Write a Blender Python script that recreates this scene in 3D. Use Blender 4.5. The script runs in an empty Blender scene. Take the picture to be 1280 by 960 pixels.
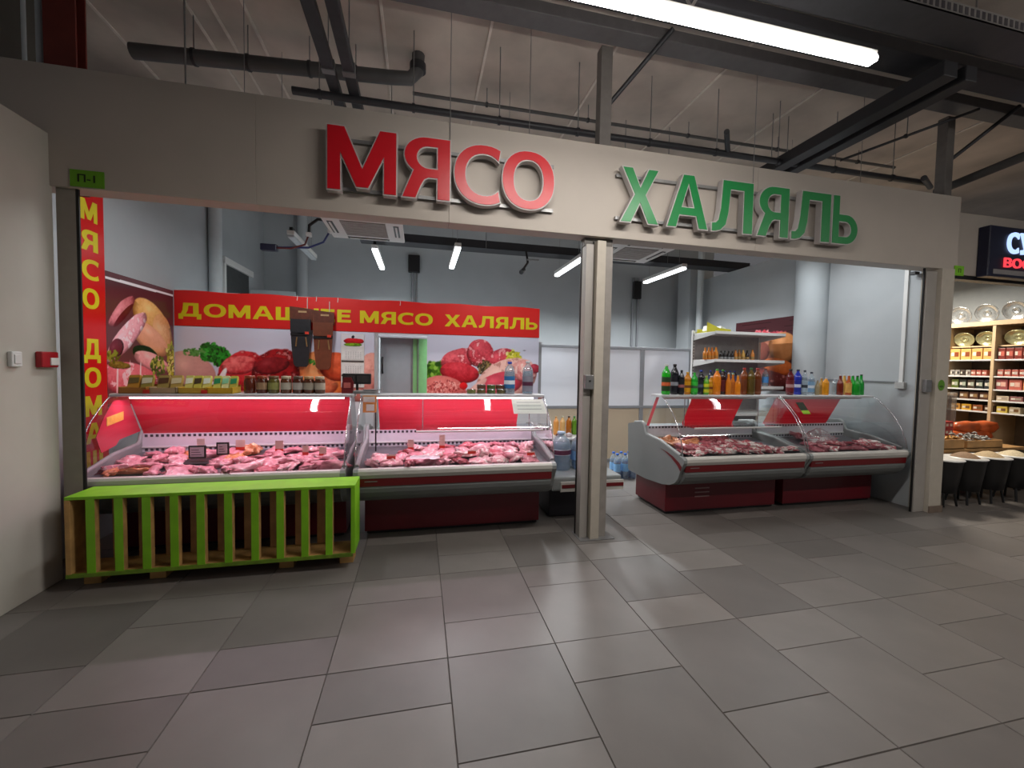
import bpy, bmesh, math, random
import numpy as np
from mathutils import Vector, Matrix
random.seed(7)
PI = math.pi
SC = bpy.context.scene
COL = SC.collection

# ------------------------------------------------------------------ camera, world, lights, exposure
cam_d = bpy.data.cameras.new('camera'); cam = bpy.data.objects.new('camera', cam_d); COL.objects.link(cam)
YAW, PITCH, ROLL, FPX = .2208, -.0419, .0179, 513.3
fw = Vector((math.sin(YAW)*math.cos(PITCH), math.cos(YAW)*math.cos(PITCH), math.sin(PITCH)))
rt = Vector((math.cos(YAW), -math.sin(YAW), 0)); up = rt.cross(fw)
r2 = rt*math.cos(ROLL)+up*math.sin(ROLL); u2 = up*math.cos(ROLL)-rt*math.sin(ROLL)
cam.matrix_world = Matrix(((r2.x, u2.x, -fw.x, 0), (r2.y, u2.y, -fw.y, 0), (r2.z, u2.z, -fw.z, 1.56), (0, 0, 0, 1)))
cam_d.sensor_width = 36; cam_d.lens = FPX/1280*36; cam_d.clip_start = .05
SC.camera = cam
W = bpy.data.worlds.new('hall'); SC.world = W; W.use_nodes = True
W.node_tree.nodes['Background'].inputs[0].default_value = (.80, .80, .84, 1)
W.node_tree.nodes['Background'].inputs[1].default_value = .125
SC.view_settings.view_transform = 'Standard'; SC.view_settings.look = 'None'
SC.view_settings.exposure = 0; SC.view_settings.gamma = 1
SC.view_settings.use_curve_mapping = False
def area(name, loc, sx, sy, power, color, rot=(0, 0, 0), spread=PI):
    l = bpy.data.lights.new(name, 'AREA'); l.shape = 'RECTANGLE'; l.size = sx; l.size_y = sy
    l.energy = power; l.color = color; l.spread = spread
    o = bpy.data.objects.new(name, l); COL.objects.link(o); o.location = loc; o.rotation_euler = rot
    return o
WARM = (1, .945, .89); COOL = (.95, .98, 1.0); PINK = (1.0, .68, .86)
# lamps of the passage (their glowing diffusers are built with the lamp further down): one in view, its row goes on beside and behind the camera
PASSAGE = [(.28, 2.72, 2.07), (4.3, 6.75, .2)]
for xa, xb, yy in PASSAGE:
    area('passage_light', ((xa+xb)/2, yy, 3.455), xb-xa-.1, .07, 34, WARM)
# shop lamps, pointing down
LAMPS = [(-1.35, 4.12), (.95, 4.15), (4.75, 4.15), (-.64, 6.77), (.498, 6.36), (2.34, 6.40), (4.11, 6.47)]
for lx, ly in LAMPS:
    area('shop_light', (lx, ly, 3.14), .07, 1.0, 20 if ly < 5 else 62, COOL, spread=PI if ly < 5 else 2.55)
area('neighbour_light', (7.1, 4.9, 2.95), .9, .2, 110, (1, .90, .76))
area('case_light', (-1.53, 3.99, 1.238), 1.70, .02, 7.5, PINK)
area('case_light', (.345, 3.99, 1.238), 1.62, .02, 8, PINK)

# ------------------------------------------------------------------ materials
def lin(c):
    return tuple((v/12.92 if v <= .04045 else ((v+.055)/1.055)**2.4) for v in c)
def hx(h):
    return lin(tuple(int(h[i:i+2], 16)/255 for i in (0, 2, 4)))
MATS = {}
def mat(name, col, rough=.5, metal=0, var=.10, scale=14, bump=0, trans=0, rnd=0, spec=.5, emit=None, estr=0):
    if name in MATS: return MATS[name]
    m = bpy.data.materials.new(name); m.use_nodes = True; nt = m.node_tree; b = nt.nodes['Principled BSDF']
    c = hx(col) if isinstance(col, str) else col
    b.inputs['Roughness'].default_value = rough; b.inputs['Metallic'].default_value = metal
    b.inputs['Specular IOR Level'].default_value = spec
    tc = nt.nodes.new('ShaderNodeTexCoord'); n = nt.nodes.new('ShaderNodeTexNoise')
    n.inputs['Scale'].default_value = scale; n.inputs['Detail'].default_value = 4
    nt.links.new(tc.outputs['Object'], n.inputs['Vector'])
    r = nt.nodes.new('ShaderNodeValToRGB'); e = r.color_ramp.elements
    e[0].position = .3; e[1].position = .7
    e[0].color = tuple(v*(1-var) for v in c)+(1,); e[1].color = tuple(min(1, v*(1+var)) for v in c)+(1,)
    nt.links.new(n.outputs['Fac'], r.inputs['Fac']); out = r.outputs['Color']
    if rnd:
        oi = nt.nodes.new('ShaderNodeObjectInfo'); mr = nt.nodes.new('ShaderNodeMapRange')
        mr.inputs['To Min'].default_value = 1-rnd; mr.inputs['To Max'].default_value = 1+rnd
        nt.links.new(oi.outputs['Random'], mr.inputs['Value'])
        mx = nt.nodes.new('ShaderNodeVectorMath'); mx.operation = 'SCALE'
        nt.links.new(out, mx.inputs[0]); nt.links.new(mr.outputs['Result'], mx.inputs['Scale']); out = mx.outputs[0]
    nt.links.new(out, b.inputs['Base Color'])
    if bump:
        bp = nt.nodes.new('ShaderNodeBump'); bp.inputs['Strength'].default_value = bump; bp.inputs['Distance'].default_value = .01
        nt.links.new(n.outputs['Fac'], bp.inputs['Height']); nt.links.new(bp.outputs['Normal'], b.inputs['Normal'])
    if trans: b.inputs['Transmission Weight'].default_value = trans
    if emit:
        b.inputs['Emission Color'].default_value = (emit if not isinstance(emit, str) else hx(emit))+(1,)
        b.inputs['Emission Strength'].default_value = estr
    MATS[name] = m; return m
def glass(name, tint=(.94, .97, .97), base=.04, top=.75, body=0, bodycol=(.8, .9, 1)):
    """thin clear sheet: transparent, with a facing-dependent gloss and an optional tinted haze"""
    if name in MATS: return MATS[name]
    m = bpy.data.materials.new(name); m.use_nodes = True; nt = m.node_tree; nt.nodes.clear()
    o = nt.nodes.new('ShaderNodeOutputMaterial'); t = nt.nodes.new('ShaderNodeBsdfTransparent'); g = nt.nodes.new('ShaderNodeBsdfGlossy')
    t.inputs[0].default_value = tint+(1,); g.inputs['Roughness'].default_value = .03
    g.inputs[0].default_value = (1, 1, 1, 1)
    lw = nt.nodes.new('ShaderNodeLayerWeight'); lw.inputs[0].default_value = .25
    mr = nt.nodes.new('ShaderNodeMapRange'); mr.inputs['To Min'].default_value = base; mr.inputs['To Max'].default_value = top
    nt.links.new(lw.outputs['Fresnel'], mr.inputs['Value'])
    a = t.outputs[0]
    if body:
        d = nt.nodes.new('ShaderNodeBsdfDiffuse'); d.inputs[0].default_value = bodycol+(1,)
        x = nt.nodes.new('ShaderNodeMixShader'); x.inputs[0].default_value = body
        nt.links.new(a, x.inputs[1]); nt.links.new(d.outputs[0], x.inputs[2]); a = x.outputs[0]
    mx = nt.nodes.new('ShaderNodeMixShader')
    nt.links.new(mr.outputs['Result'], mx.inputs[0]); nt.links.new(a, mx.inputs[1]); nt.links.new(g.outputs[0], mx.inputs[2])
    nt.links.new(mx.outputs[0], o.inputs['Surface']); MATS[name] = m; return m
def glow(name, col, s):
    if name in MATS: return MATS[name]
    m = bpy.data.materials.new(name); m.use_nodes = True; nt = m.node_tree; nt.nodes.clear()
    o = nt.nodes.new('ShaderNodeOutputMaterial'); e = nt.nodes.new('ShaderNodeEmission')
    e.inputs[0].default_value = col+(1,); e.inputs[1].default_value = s
    nt.links.new(e.outputs[0], o.inputs[0]); MATS[name] = m; return m
def printed(name, rough=.35):
    if name in MATS: return MATS[name]
    m = bpy.data.materials.new(name); m.use_nodes = True; nt = m.node_tree; b = nt.nodes['Principled BSDF']
    a = nt.nodes.new('ShaderNodeVertexColor'); a.layer_name = 'print'
    nt.links.new(a.outputs['Color'], b.inputs['Base Color']); b.inputs['Roughness'].default_value = rough
    MATS[name] = m; return m
def meat_mat(name, lean, deep, fat, fatamt, scale=11):
    m = bpy.data.materials.new(name); m.use_nodes = True; nt = m.node_tree; b = nt.nodes['Principled BSDF']
    tc = nt.nodes.new('ShaderNodeTexCoord'); oi = nt.nodes.new('ShaderNodeObjectInfo')
    ad = nt.nodes.new('ShaderNodeVectorMath'); ad.operation = 'ADD'
    cb = nt.nodes.new('ShaderNodeVectorMath'); cb.operation = 'SCALE'; cb.inputs['Scale'].default_value = 37
    nt.links.new(oi.outputs['Location'], cb.inputs[0]); nt.links.new(tc.outputs['Object'], ad.inputs[0]); nt.links.new(cb.outputs[0], ad.inputs[1])
    n = nt.nodes.new('ShaderNodeTexNoise'); n.inputs['Scale'].default_value = scale; n.inputs['Detail'].default_value = 6
    n.inputs['Distortion'].default_value = 2.2
    nt.links.new(ad.outputs[0], n.inputs['Vector'])
    r = nt.nodes.new('ShaderNodeValToRGB'); e = r.color_ramp.elements
    e[0].position = .28; e[0].color = hx(deep)+(1,); e[1].position = .5; e[1].color = hx(lean)+(1,)
    x = e.new(.72-fatamt); x.color = hx(lean)+(1,); y = e.new(.76-fatamt); y.color = hx(fat)+(1,)
    nt.links.new(n.outputs['Fac'], r.inputs['Fac']); nt.links.new(r.outputs['Color'], b.inputs['Base Color'])
    b.inputs['Roughness'].default_value = .32
    bp = nt.nodes.new('ShaderNodeBump'); bp.inputs['Strength'].default_value = .8; bp.inputs['Distance'].default_value = .008
    nt.links.new(n.outputs['Fac'], bp.inputs['Height']); nt.links.new(bp.outputs['Normal'], b.inputs['Normal'])
    return m

M_FASCIA = mat('warm_grey_board', 'b0a79d', .55, var=.03, scale=3)
M_WALL = mat('corridor_plaster', 'b9b4aa', .8, var=.04, scale=4, bump=.05)
M_SHOPW = mat('shop_wall_paint', 'a6abae', .75, var=.03, scale=3)
M_CEIL = mat('raw_concrete', 'b9ada2', .9, var=.22, scale=1.6, bump=.15)
M_ALU = mat('brushed_aluminium', 'a09b95', .45, .12, var=.05, scale=6)
M_ALUL = mat('light_aluminium', 'c5c6c8', .35, .3, var=.04)
M_BEIGE = mat('beige_pillar_cladding', 'b5ada0', .55, var=.04)
M_JAMB = mat('grey_jamb', '8a837a', .55, 0, var=.05)
M_BLACK = mat('black_plastic', '141416', .45, var=.1)
M_RUB = mat('black_seal', '0c0c0c', .6)
M_PIPE = mat('grey_plastic_pipe', '4b4a4a', .55, var=.1, scale=5)
M_PIPED = mat('black_steel_pipe', '26262a', .5, var=.12, scale=5)
M_DUCT = mat('dark_grey_duct', '3c3c40', .5, .2, var=.1)
M_STEEL = mat('galvanised_steel', '8c8c8c', .4, .6, var=.12)
M_REDBEAM = mat('red_primed_steel', '6e2a20', .6, var=.15, scale=8)
M_WHITE = mat('white_enamel', 'd4d4d2', .4, var=.03)
M_WHITEP = mat('white_panel', 'e0e3ea', .45, var=.02, scale=2)
M_CREAMP = mat('cream_panel', 'c2b29a', .5, var=.03, scale=2)
M_GREYF = mat('grey_frame', '8b8e92', .45, .2, var=.04)
M_CASEG = mat('case_grey_plastic', '7f8382', .42, var=.03, scale=4)
M_CASEL = mat('case_light_grey', 'b9b6b0', .4, var=.03, scale=4)
M_CASER = mat('case_dark_red', '620a11', .35, var=.06, scale=5)
M_BASER = mat('base_dark_red', '620d1a', .38, var=.08, scale=4)
M_DOORREFL = mat('red_door_reflection', 'b83848', .22, var=.04, scale=3)
def sheet(name, col):
    m = bpy.data.materials.new(name); m.use_nodes = True; nt = m.node_tree; b = nt.nodes['Principled BSDF']; o = nt.nodes['Material Output']
    n = nt.nodes.new('ShaderNodeTexNoise'); n.inputs['Scale'].default_value = 3; r = nt.nodes.new('ShaderNodeValToRGB'); c = hx(col)
    r.color_ramp.elements[0].color = tuple(v*.93 for v in c)+(1,); r.color_ramp.elements[1].color = c+(1,)
    nt.links.new(n.outputs['Fac'], r.inputs['Fac']); nt.links.new(r.outputs['Color'], b.inputs['Base Color']); b.inputs['Roughness'].default_value = .2
    t = nt.nodes.new('ShaderNodeBsdfTranslucent'); nt.links.new(r.outputs['Color'], t.inputs[0]); x = nt.nodes.new('ShaderNodeMixShader'); x.inputs[0].default_value = .5
    nt.links.new(b.outputs[0], x.inputs[1]); nt.links.new(t.outputs[0], x.inputs[2]); nt.links.new(x.outputs[0], o.inputs['Surface']); return m
M_DOORT = sheet('red_translucent_door', 'e8485c')
M_INNER = mat('case_inner_white', 'cfcbd3', .35, var=.03)
M_SLOT = mat('dark_slot', '34323a', .6)
M_CHROME = mat('chrome', 'c0c0c2', .18, .9, var=.03)
M_GLASS = glass('clear_case_glass', base=.035, top=.8)
M_TRAY = mat('steel_tray', '77757a', .35, .5, var=.08)
M_GREENP = mat('lime_paint', '7dbd1a', .5, var=.10, scale=9)
M_WOOD = mat('raw_pine', 'b48c54', .7, var=.25, scale=10)
M_WOODD = mat('pine_board', 'b08458', .7, var=.22, scale=8)
M_RED = mat('sign_red', 'c00a1c', .35, var=.03)
M_GREEN = mat('sign_green', '087c3c', .35, var=.03)
M_RIM = mat('letter_rim', 'b9b4b2', .4, var=.03)
M_LIME = mat('lime_plate', '5f9a12', .5, var=.04)
M_YEL = mat('banner_yellow', 'd8c81a', .35, var=.03)
M_DIF = glow('lamp_diffuser', (1, .955, .905), 54)
M_DIF2 = glow('shop_lamp_diffuser', (.95, .98, 1), 7)
M_TUBE = glow('case_tube', (1, .80, .90), 3.2)
M_PAPER = mat('white_paper', 'd9d7d2', .7, var=.02)
M_GLASSY = glass('bottle_clear', tint=(.86, .92, .95), base=.05, top=.7, body=.22, bodycol=(.75, .85, .92))

# ------------------------------------------------------------------ mesh helpers
class MB:
    """collects shapes in world (or local) coordinates and links them as one mesh object"""
    def __init__(s): s.v = []; s.f = []; s.sm = []
    def add(s, vs, fs, smooth=False):
        n = len(s.v); s.v += [tuple(p) for p in vs]; s.f += [tuple(i+n for i in f) for f in fs]; s.sm += [smooth]*len(fs); return s
    def box(s, a, b, bev=0):
        x0, y0, z0 = (min(a[i], b[i]) for i in range(3)); x1, y1, z1 = (max(a[i], b[i]) for i in range(3))
        if bev <= 0:
            v = [(x0, y0, z0), (x1, y0, z0), (x1, y1, z0), (x0, y1, z0), (x0, y0, z1), (x1, y0, z1), (x1, y1, z1), (x0, y1, z1)]
            return s.add(v, [(0, 3, 2, 1), (4, 5, 6, 7), (0, 1, 5, 4), (1, 2, 6, 5), (2, 3, 7, 6), (3, 0, 4, 7)])
        bm = bmesh.new(); bmesh.ops.create_cube(bm, size=1)
        for v in bm.verts: v.co = Vector(((x0+x1)/2+v.co.x*(x1-x0), (y0+y1)/2+v.co.y*(y1-y0), (z0+z1)/2+v.co.z*(z1-z0)))
        bmesh.ops.bevel(bm, geom=bm.edges[:], offset=min(bev, .45*min(x1-x0, y1-y0, z1-z0)), segments=2, affect='EDGES', profile=.5)
        bm.verts.index_update()
        s.add([v.co for v in bm.verts], [[v.index for v in f.verts] for f in bm.faces]); bm.free(); return s
    def tube(s, pts, r, n=10, cap=True):
        pts = [Vector(p) for p in pts]; rs = r if isinstance(r, (list, tuple)) else [r]*len(pts)
        rings = []; ref = None
        for i, p in enumerate(pts):
            t = (pts[min(i+1, len(pts)-1)]-pts[max(i-1, 0)]).normalized()
            if ref is None: ref = t.orthogonal().normalized()
            ref = (ref-t*ref.dot(t)); ref = ref.normalized() if ref.length > 1e-6 else t.orthogonal().normalized()
            b = t.cross(ref)
            rings.append([p+(ref*math.cos(2*PI*k/n)+b*math.sin(2*PI*k/n))*rs[i] for k in range(n)])
        v = [q for R in rings for q in R]; f = []
        for i in range(len(pts)-1):
            for k in range(n): f.append((i*n+k, i*n+(k+1) % n, (i+1)*n+(k+1) % n, (i+1)*n+k))
        s.add(v, f, True)
        if cap: s.add(rings[0], [tuple(range(n))[::-1]]); s.add(rings[-1], [tuple(range(n))])
        return s
    def lathe(s, c, prof, n=14, cap=True):
        """prof: list of (radius, z) from bottom to top about the vertical through c"""
        v = []; f = []
        for r, z in prof:
            for k in range(n): v.append((c[0]+r*math.cos(2*PI*k/n), c[1]+r*math.sin(2*PI*k/n), c[2]+z))
        for i in range(len(prof)-1):
            for k in range(n): f.append((i*n+k, i*n+(k+1) % n, (i+1)*n+(k+1) % n, (i+1)*n+k))
        s.add(v, f, True)
        if cap:
            s.add(v[:n], [tuple(range(n))[::-1]]); s.add(v[-n:], [tuple(range(n))])
        return s
    def prism(s, poly, o, U, V, N, t, smooth=False):
        """polygon (u,v) swept by t along N"""
        o, U, V, N = Vector(o), Vector(U), Vector(V), Vector(N); n = len(poly)
        a = [o+U*p[0]+V*p[1] for p in poly]; b = [p+N*t for p in a]
        f = [tuple(range(n))[::-1], tuple(range(n, 2*n))]; s.add(a+b, f)
        s.add(a+b, [(i, (i+1) % n, n+(i+1) % n, n+i) for i in range(n)], smooth); return s
    def sweepx(s, prof, x0, x1, smooth=False):
        return s.prism(prof, (x0, 0, 0), (0, 1, 0), (0, 0, 1), (1, 0, 0), x1-x0, smooth)
    def build(s, name, m, parent=None, off=None, smooth=None):
        me = bpy.data.meshes.new(name)
        o = off if off is not None else (wloc(parent) if parent else (0, 0, 0))
        me.from_pydata([(p[0]-o[0], p[1]-o[1], p[2]-o[2]) for p in s.v], [], s.f)
        sm = s.sm if smooth is None else [smooth]*len(s.f)
        me.polygons.foreach_set('use_smooth', sm)
        bm = bmesh.new(); bm.from_mesh(me); bmesh.ops.recalc_face_normals(bm, faces=bm.faces); bm.to_mesh(me); bm.free()
        me.materials.append(m); ob = bpy.data.objects.new(name, me); COL.objects.link(ob)
        if parent: ob.parent = parent
        elif off is not None: ob.location = off
        return ob
def wloc(o):
    p = Vector((0, 0, 0))
    while o: p += o.location; o = o.parent
    return p
def B(a, b, bev=0): return MB().box(a, b, bev)
def tag(o, label, cat, group=None):
    o['label'] = label; o['category'] = cat
    if group: o['group'] = group
    return o
def thing(name, label, cat, loc, group=None):
    o = bpy.data.objects.new(name, None); COL.objects.link(o); o.location = loc; o.empty_display_size = .1
    return tag(o, label, cat, group)
def st(o): o['kind'] = 'structure'; return o
def stuff(o): o['kind'] = 'stuff'; return o
def plab(o, l): o['label'] = l; return o
KIDS = {}
def dup(root, loc, rot=None, scale=None, label=None, group=None):
    c = root.copy(); COL.objects.link(c); c.location = loc
    if rot is not None: c.rotation_euler = rot
    if scale is not None: c.scale = scale
    if label: c['label'] = label
    if group: c['group'] = group
    for ch in KIDS.setdefault(root.name, list(root.children)):
        d = ch.copy(); COL.objects.link(d); d.parent = c
        for g in KIDS.setdefault(ch.name, list(ch.children)):
            e = g.copy(); COL.objects.link(e); e.parent = d
    return c
def text(name, body, m, parent, o, R, U, h, w=None, off=.0, depth=.004, res=3, align='l', box=None):
    """lettering as a mesh: o = lower-left corner, R/U unit right and up, h cap height, w total width"""
    c = bpy.data.curves.new(name, 'FONT'); c.body = body; c.size = 1; c.offset = off; c.extrude = .5; c.resolution_u = res
    t = bpy.data.objects.new(name, c); COL.objects.link(t); bpy.context.view_layer.update()
    me = bpy.data.meshes.new_from_object(t.evaluated_get(bpy.context.evaluated_depsgraph_get()))
    bpy.data.objects.remove(t); bpy.data.curves.remove(c)
    o, R, U = Vector(o), Vector(R), Vector(U); N = R.cross(U)
    xs = [v.co.x for v in me.vertices]; x0, x1 = min(xs), max(xs)
    ky = h/(.728+2*off); kx = w/(x1-x0) if w else ky
    pw = wloc(parent) if parent else Vector((0, 0, 0))
    if align == 'c' and not w: o = o-R*((x1-x0)*kx/2)
    for v in me.vertices:
        v.co = o+R*((v.co.x-x0)*kx)+U*((v.co.y+off)*ky)+N*((v.co.z+.5)*depth)-pw
    me.materials.clear(); me.materials.append(m); me.name = name
    ob = bpy.data.objects.new(name, me); COL.objects.link(ob); ob.parent = parent
    return ob
def arc(cx, cy, rx, ry, a0, a1, n=18, pw=1.0):
    o = []
    for i in range(n+1):
        a = math.radians(a0+(a1-a0)*i/n); c, q = math.cos(a), math.sin(a)
        o.append((cx+rx*math.copysign(abs(c)**pw, c), cy+ry*math.copysign(abs(q)**pw, q)))
    return o
def glyph(ch):
    if ch == 'М': return [[(0, 0), (0, 1), (.24, 1), (.5, .36), (.76, 1), (1, 1), (1, 0), (.82, 0), (.82, .60), (.585, .07), (.415, .07), (.18, .60), (.18, 0)]]
    if ch == 'Я': return [[(1, 0), (1, 1)]+arc(.50, .70, .46, .30, 90, 235, 14)+[(.17, .33), (.10, .20), (0, 0), (.27, 0), (.37, .20), (.45, .31), (.54, .35), (.74, .35), (.74, 0)],
                          [(.74, .86)]+arc(.54, .675, .25, .185, 90, 270, 12)+[(.74, .49)]]
    if ch == 'С': return [arc(.66, .5, .66, .5, 59.5, 300.5, 26, .92)+arc(.66, .5, .43, .36, 315, 45, 22, .92)]
    if ch == 'О': return [arc(.5, .5, .5, .5, 0, 352, 32, .90), arc(.5, .5, .295, .36, 0, 352, 32, .90)]
    if ch == 'Х': return [[(0, 0), (.26, 0), (.5, .38), (.74, 0), (1, 0), (.64, .52), (.97, 1), (.72, 1), (.5, .645), (.28, 1), (.03, 1), (.36, .52)]]
    if ch == 'А': return [[(0, 0), (.21, 0), (.285, .24), (.715, .24), (.79, 0), (1, 0), (.63, 1), (.37, 1)], [(.335, .38), (.665, .38), (.5, .86)]]
    if ch == 'Л': return [[(0, 0), (.08, 0), (.21, .03), (.33, .14), (.39, .38), (.43, .84), (.78, .84), (.78, 0), (1, 0), (1, 1), (.25, 1), (.21, .45), (.16, .22), (.09, .155), (0, .15)]]
    if ch == 'Ь': return [[(0, 0), (0, 1), (.24, 1), (.24, .61)]+arc(.54, .305, .46, .305, 90, -90, 18), [(.24, .47)]+arc(.52, .305, .24, .165, 90, -90, 14)+[(.24, .14)]]
    if ch == 'Д': return [[(0, -.2), (0, .16), (.10, .16), (.19, .45), (.22, 1), (.88, 1), (.88, .16), (1, .16), (1, -.2), (.83, -.2), (.83, 0), (.17, 0), (.17, -.2)], [(.29, .16), (.67, .16), (.67, .84), (.42, .84), (.39, .48)]]
    if ch == 'Ш': return [[(0, 0), (0, 1), (.18, 1), (.18, .17), (.41, .17), (.41, 1), (.59, 1), (.59, .17), (.82, .17), (.82, 1), (1, 1), (1, 0)]]
    if ch == 'Н': return [[(0, 0), (0, 1), (.25, 1), (.25, .60), (.75, .60), (.75, 1), (1, 1), (1, 0), (.75, 0), (.75, .43), (.25, .43), (.25, 0)]]
    if ch == 'Е': return [[(0, 0), (0, 1), (.97, 1), (.97, .83), (.28, .83), (.28, .60), (.90, .60), (.90, .43), (.28, .43), (.28, .17), (1, .17), (1, 0)]]
    if ch == 'У': return [[(.02, 1), (.30, 1), (.52, .50), (.72, 1), (1, 1), (.62, .16), (.48, .02), (.12, 0), (.10, .16), (.36, .18), (.40, .26)]]
    if ch == 'П': return [[(0, 0), (0, 1), (1, 1), (1, 0), (.75, 0), (.75, .83), (.25, .83), (.25, 0)]]
GW = {'М': .98, 'Я': .80, 'С': .82, 'О': .98, 'Х': .90, 'А': .95, 'Л': .92, 'Ь': .76, 'Д': .98, 'Ш': 1.12, 'Н': .80, 'Е': .68, 'У': .86, 'П': .8}
def word(name, body, m, parent, o, R, U, h, w, depth=.002, gap=.15):
    tot = sum(GW[c] for c in body)+gap*(len(body)-1); k = w/tot
    c = bpy.data.curves.new(name, 'CURVE'); c.dimensions = '2D'; c.fill_mode = 'BOTH'; c.extrude = .5; c.offset = h*.028; x = 0
    for ch in body:
        for lp in glyph(ch):
            sp = c.splines.new('POLY'); sp.points.add(len(lp)-1); sp.use_cyclic_u = True
            for p, q in zip(sp.points, lp): p.co = (x+q[0]*GW[ch]*k, q[1]*h, 0, 1)
        x += (GW[ch]+gap)*k
    t = bpy.data.objects.new(name, c); COL.objects.link(t); bpy.context.view_layer.update()
    me = bpy.data.meshes.new_from_object(t.evaluated_get(bpy.context.evaluated_depsgraph_get()))
    bpy.data.objects.remove(t); bpy.data.curves.remove(c)
    o, R, U = Vector(o), Vector(R), Vector(U); N = R.cross(U); pw = wloc(parent)
    for v in me.vertices: v.co = o+R*v.co.x+U*v.co.y+N*((v.co.z+.5)*depth)-pw
    me.materials.clear(); me.materials.append(m); me.name = name
    ob = bpy.data.objects.new(name, me); COL.objects.link(ob); ob.parent = parent; return ob
def raised(name, ch, m, parent, o, w, h, depth, grow=0.0):
    c = bpy.data.curves.new(name, 'CURVE'); c.dimensions = '2D'; c.fill_mode = 'BOTH'; c.extrude = depth/2; c.offset = grow
    for lp in glyph(ch):
        sp = c.splines.new('POLY'); sp.points.add(len(lp)-1); sp.use_cyclic_u = True
        for p, q in zip(sp.points, lp): p.co = (q[0]*w, q[1]*h, 0, 1)
    t = bpy.data.objects.new(name, c); COL.objects.link(t); bpy.context.view_layer.update()
    me = bpy.data.meshes.new_from_object(t.evaluated_get(bpy.context.evaluated_depsgraph_get()))
    bpy.data.objects.remove(t); bpy.data.curves.remove(c); pw = wloc(parent)
    for v in me.vertices: v.co = Vector((o[0]+v.co.x, o[1]-depth/2-v.co.z, o[2]+v.co.y))-pw
    me.materials.clear(); me.materials.append(m); me.name = name
    ob = bpy.data.objects.new(name, me); COL.objects.link(ob); ob.parent = parent; return ob
X, Y, Z = Vector((1, 0, 0)), Vector((0, 1, 0)), Vector((0, 0, 1))

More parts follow.
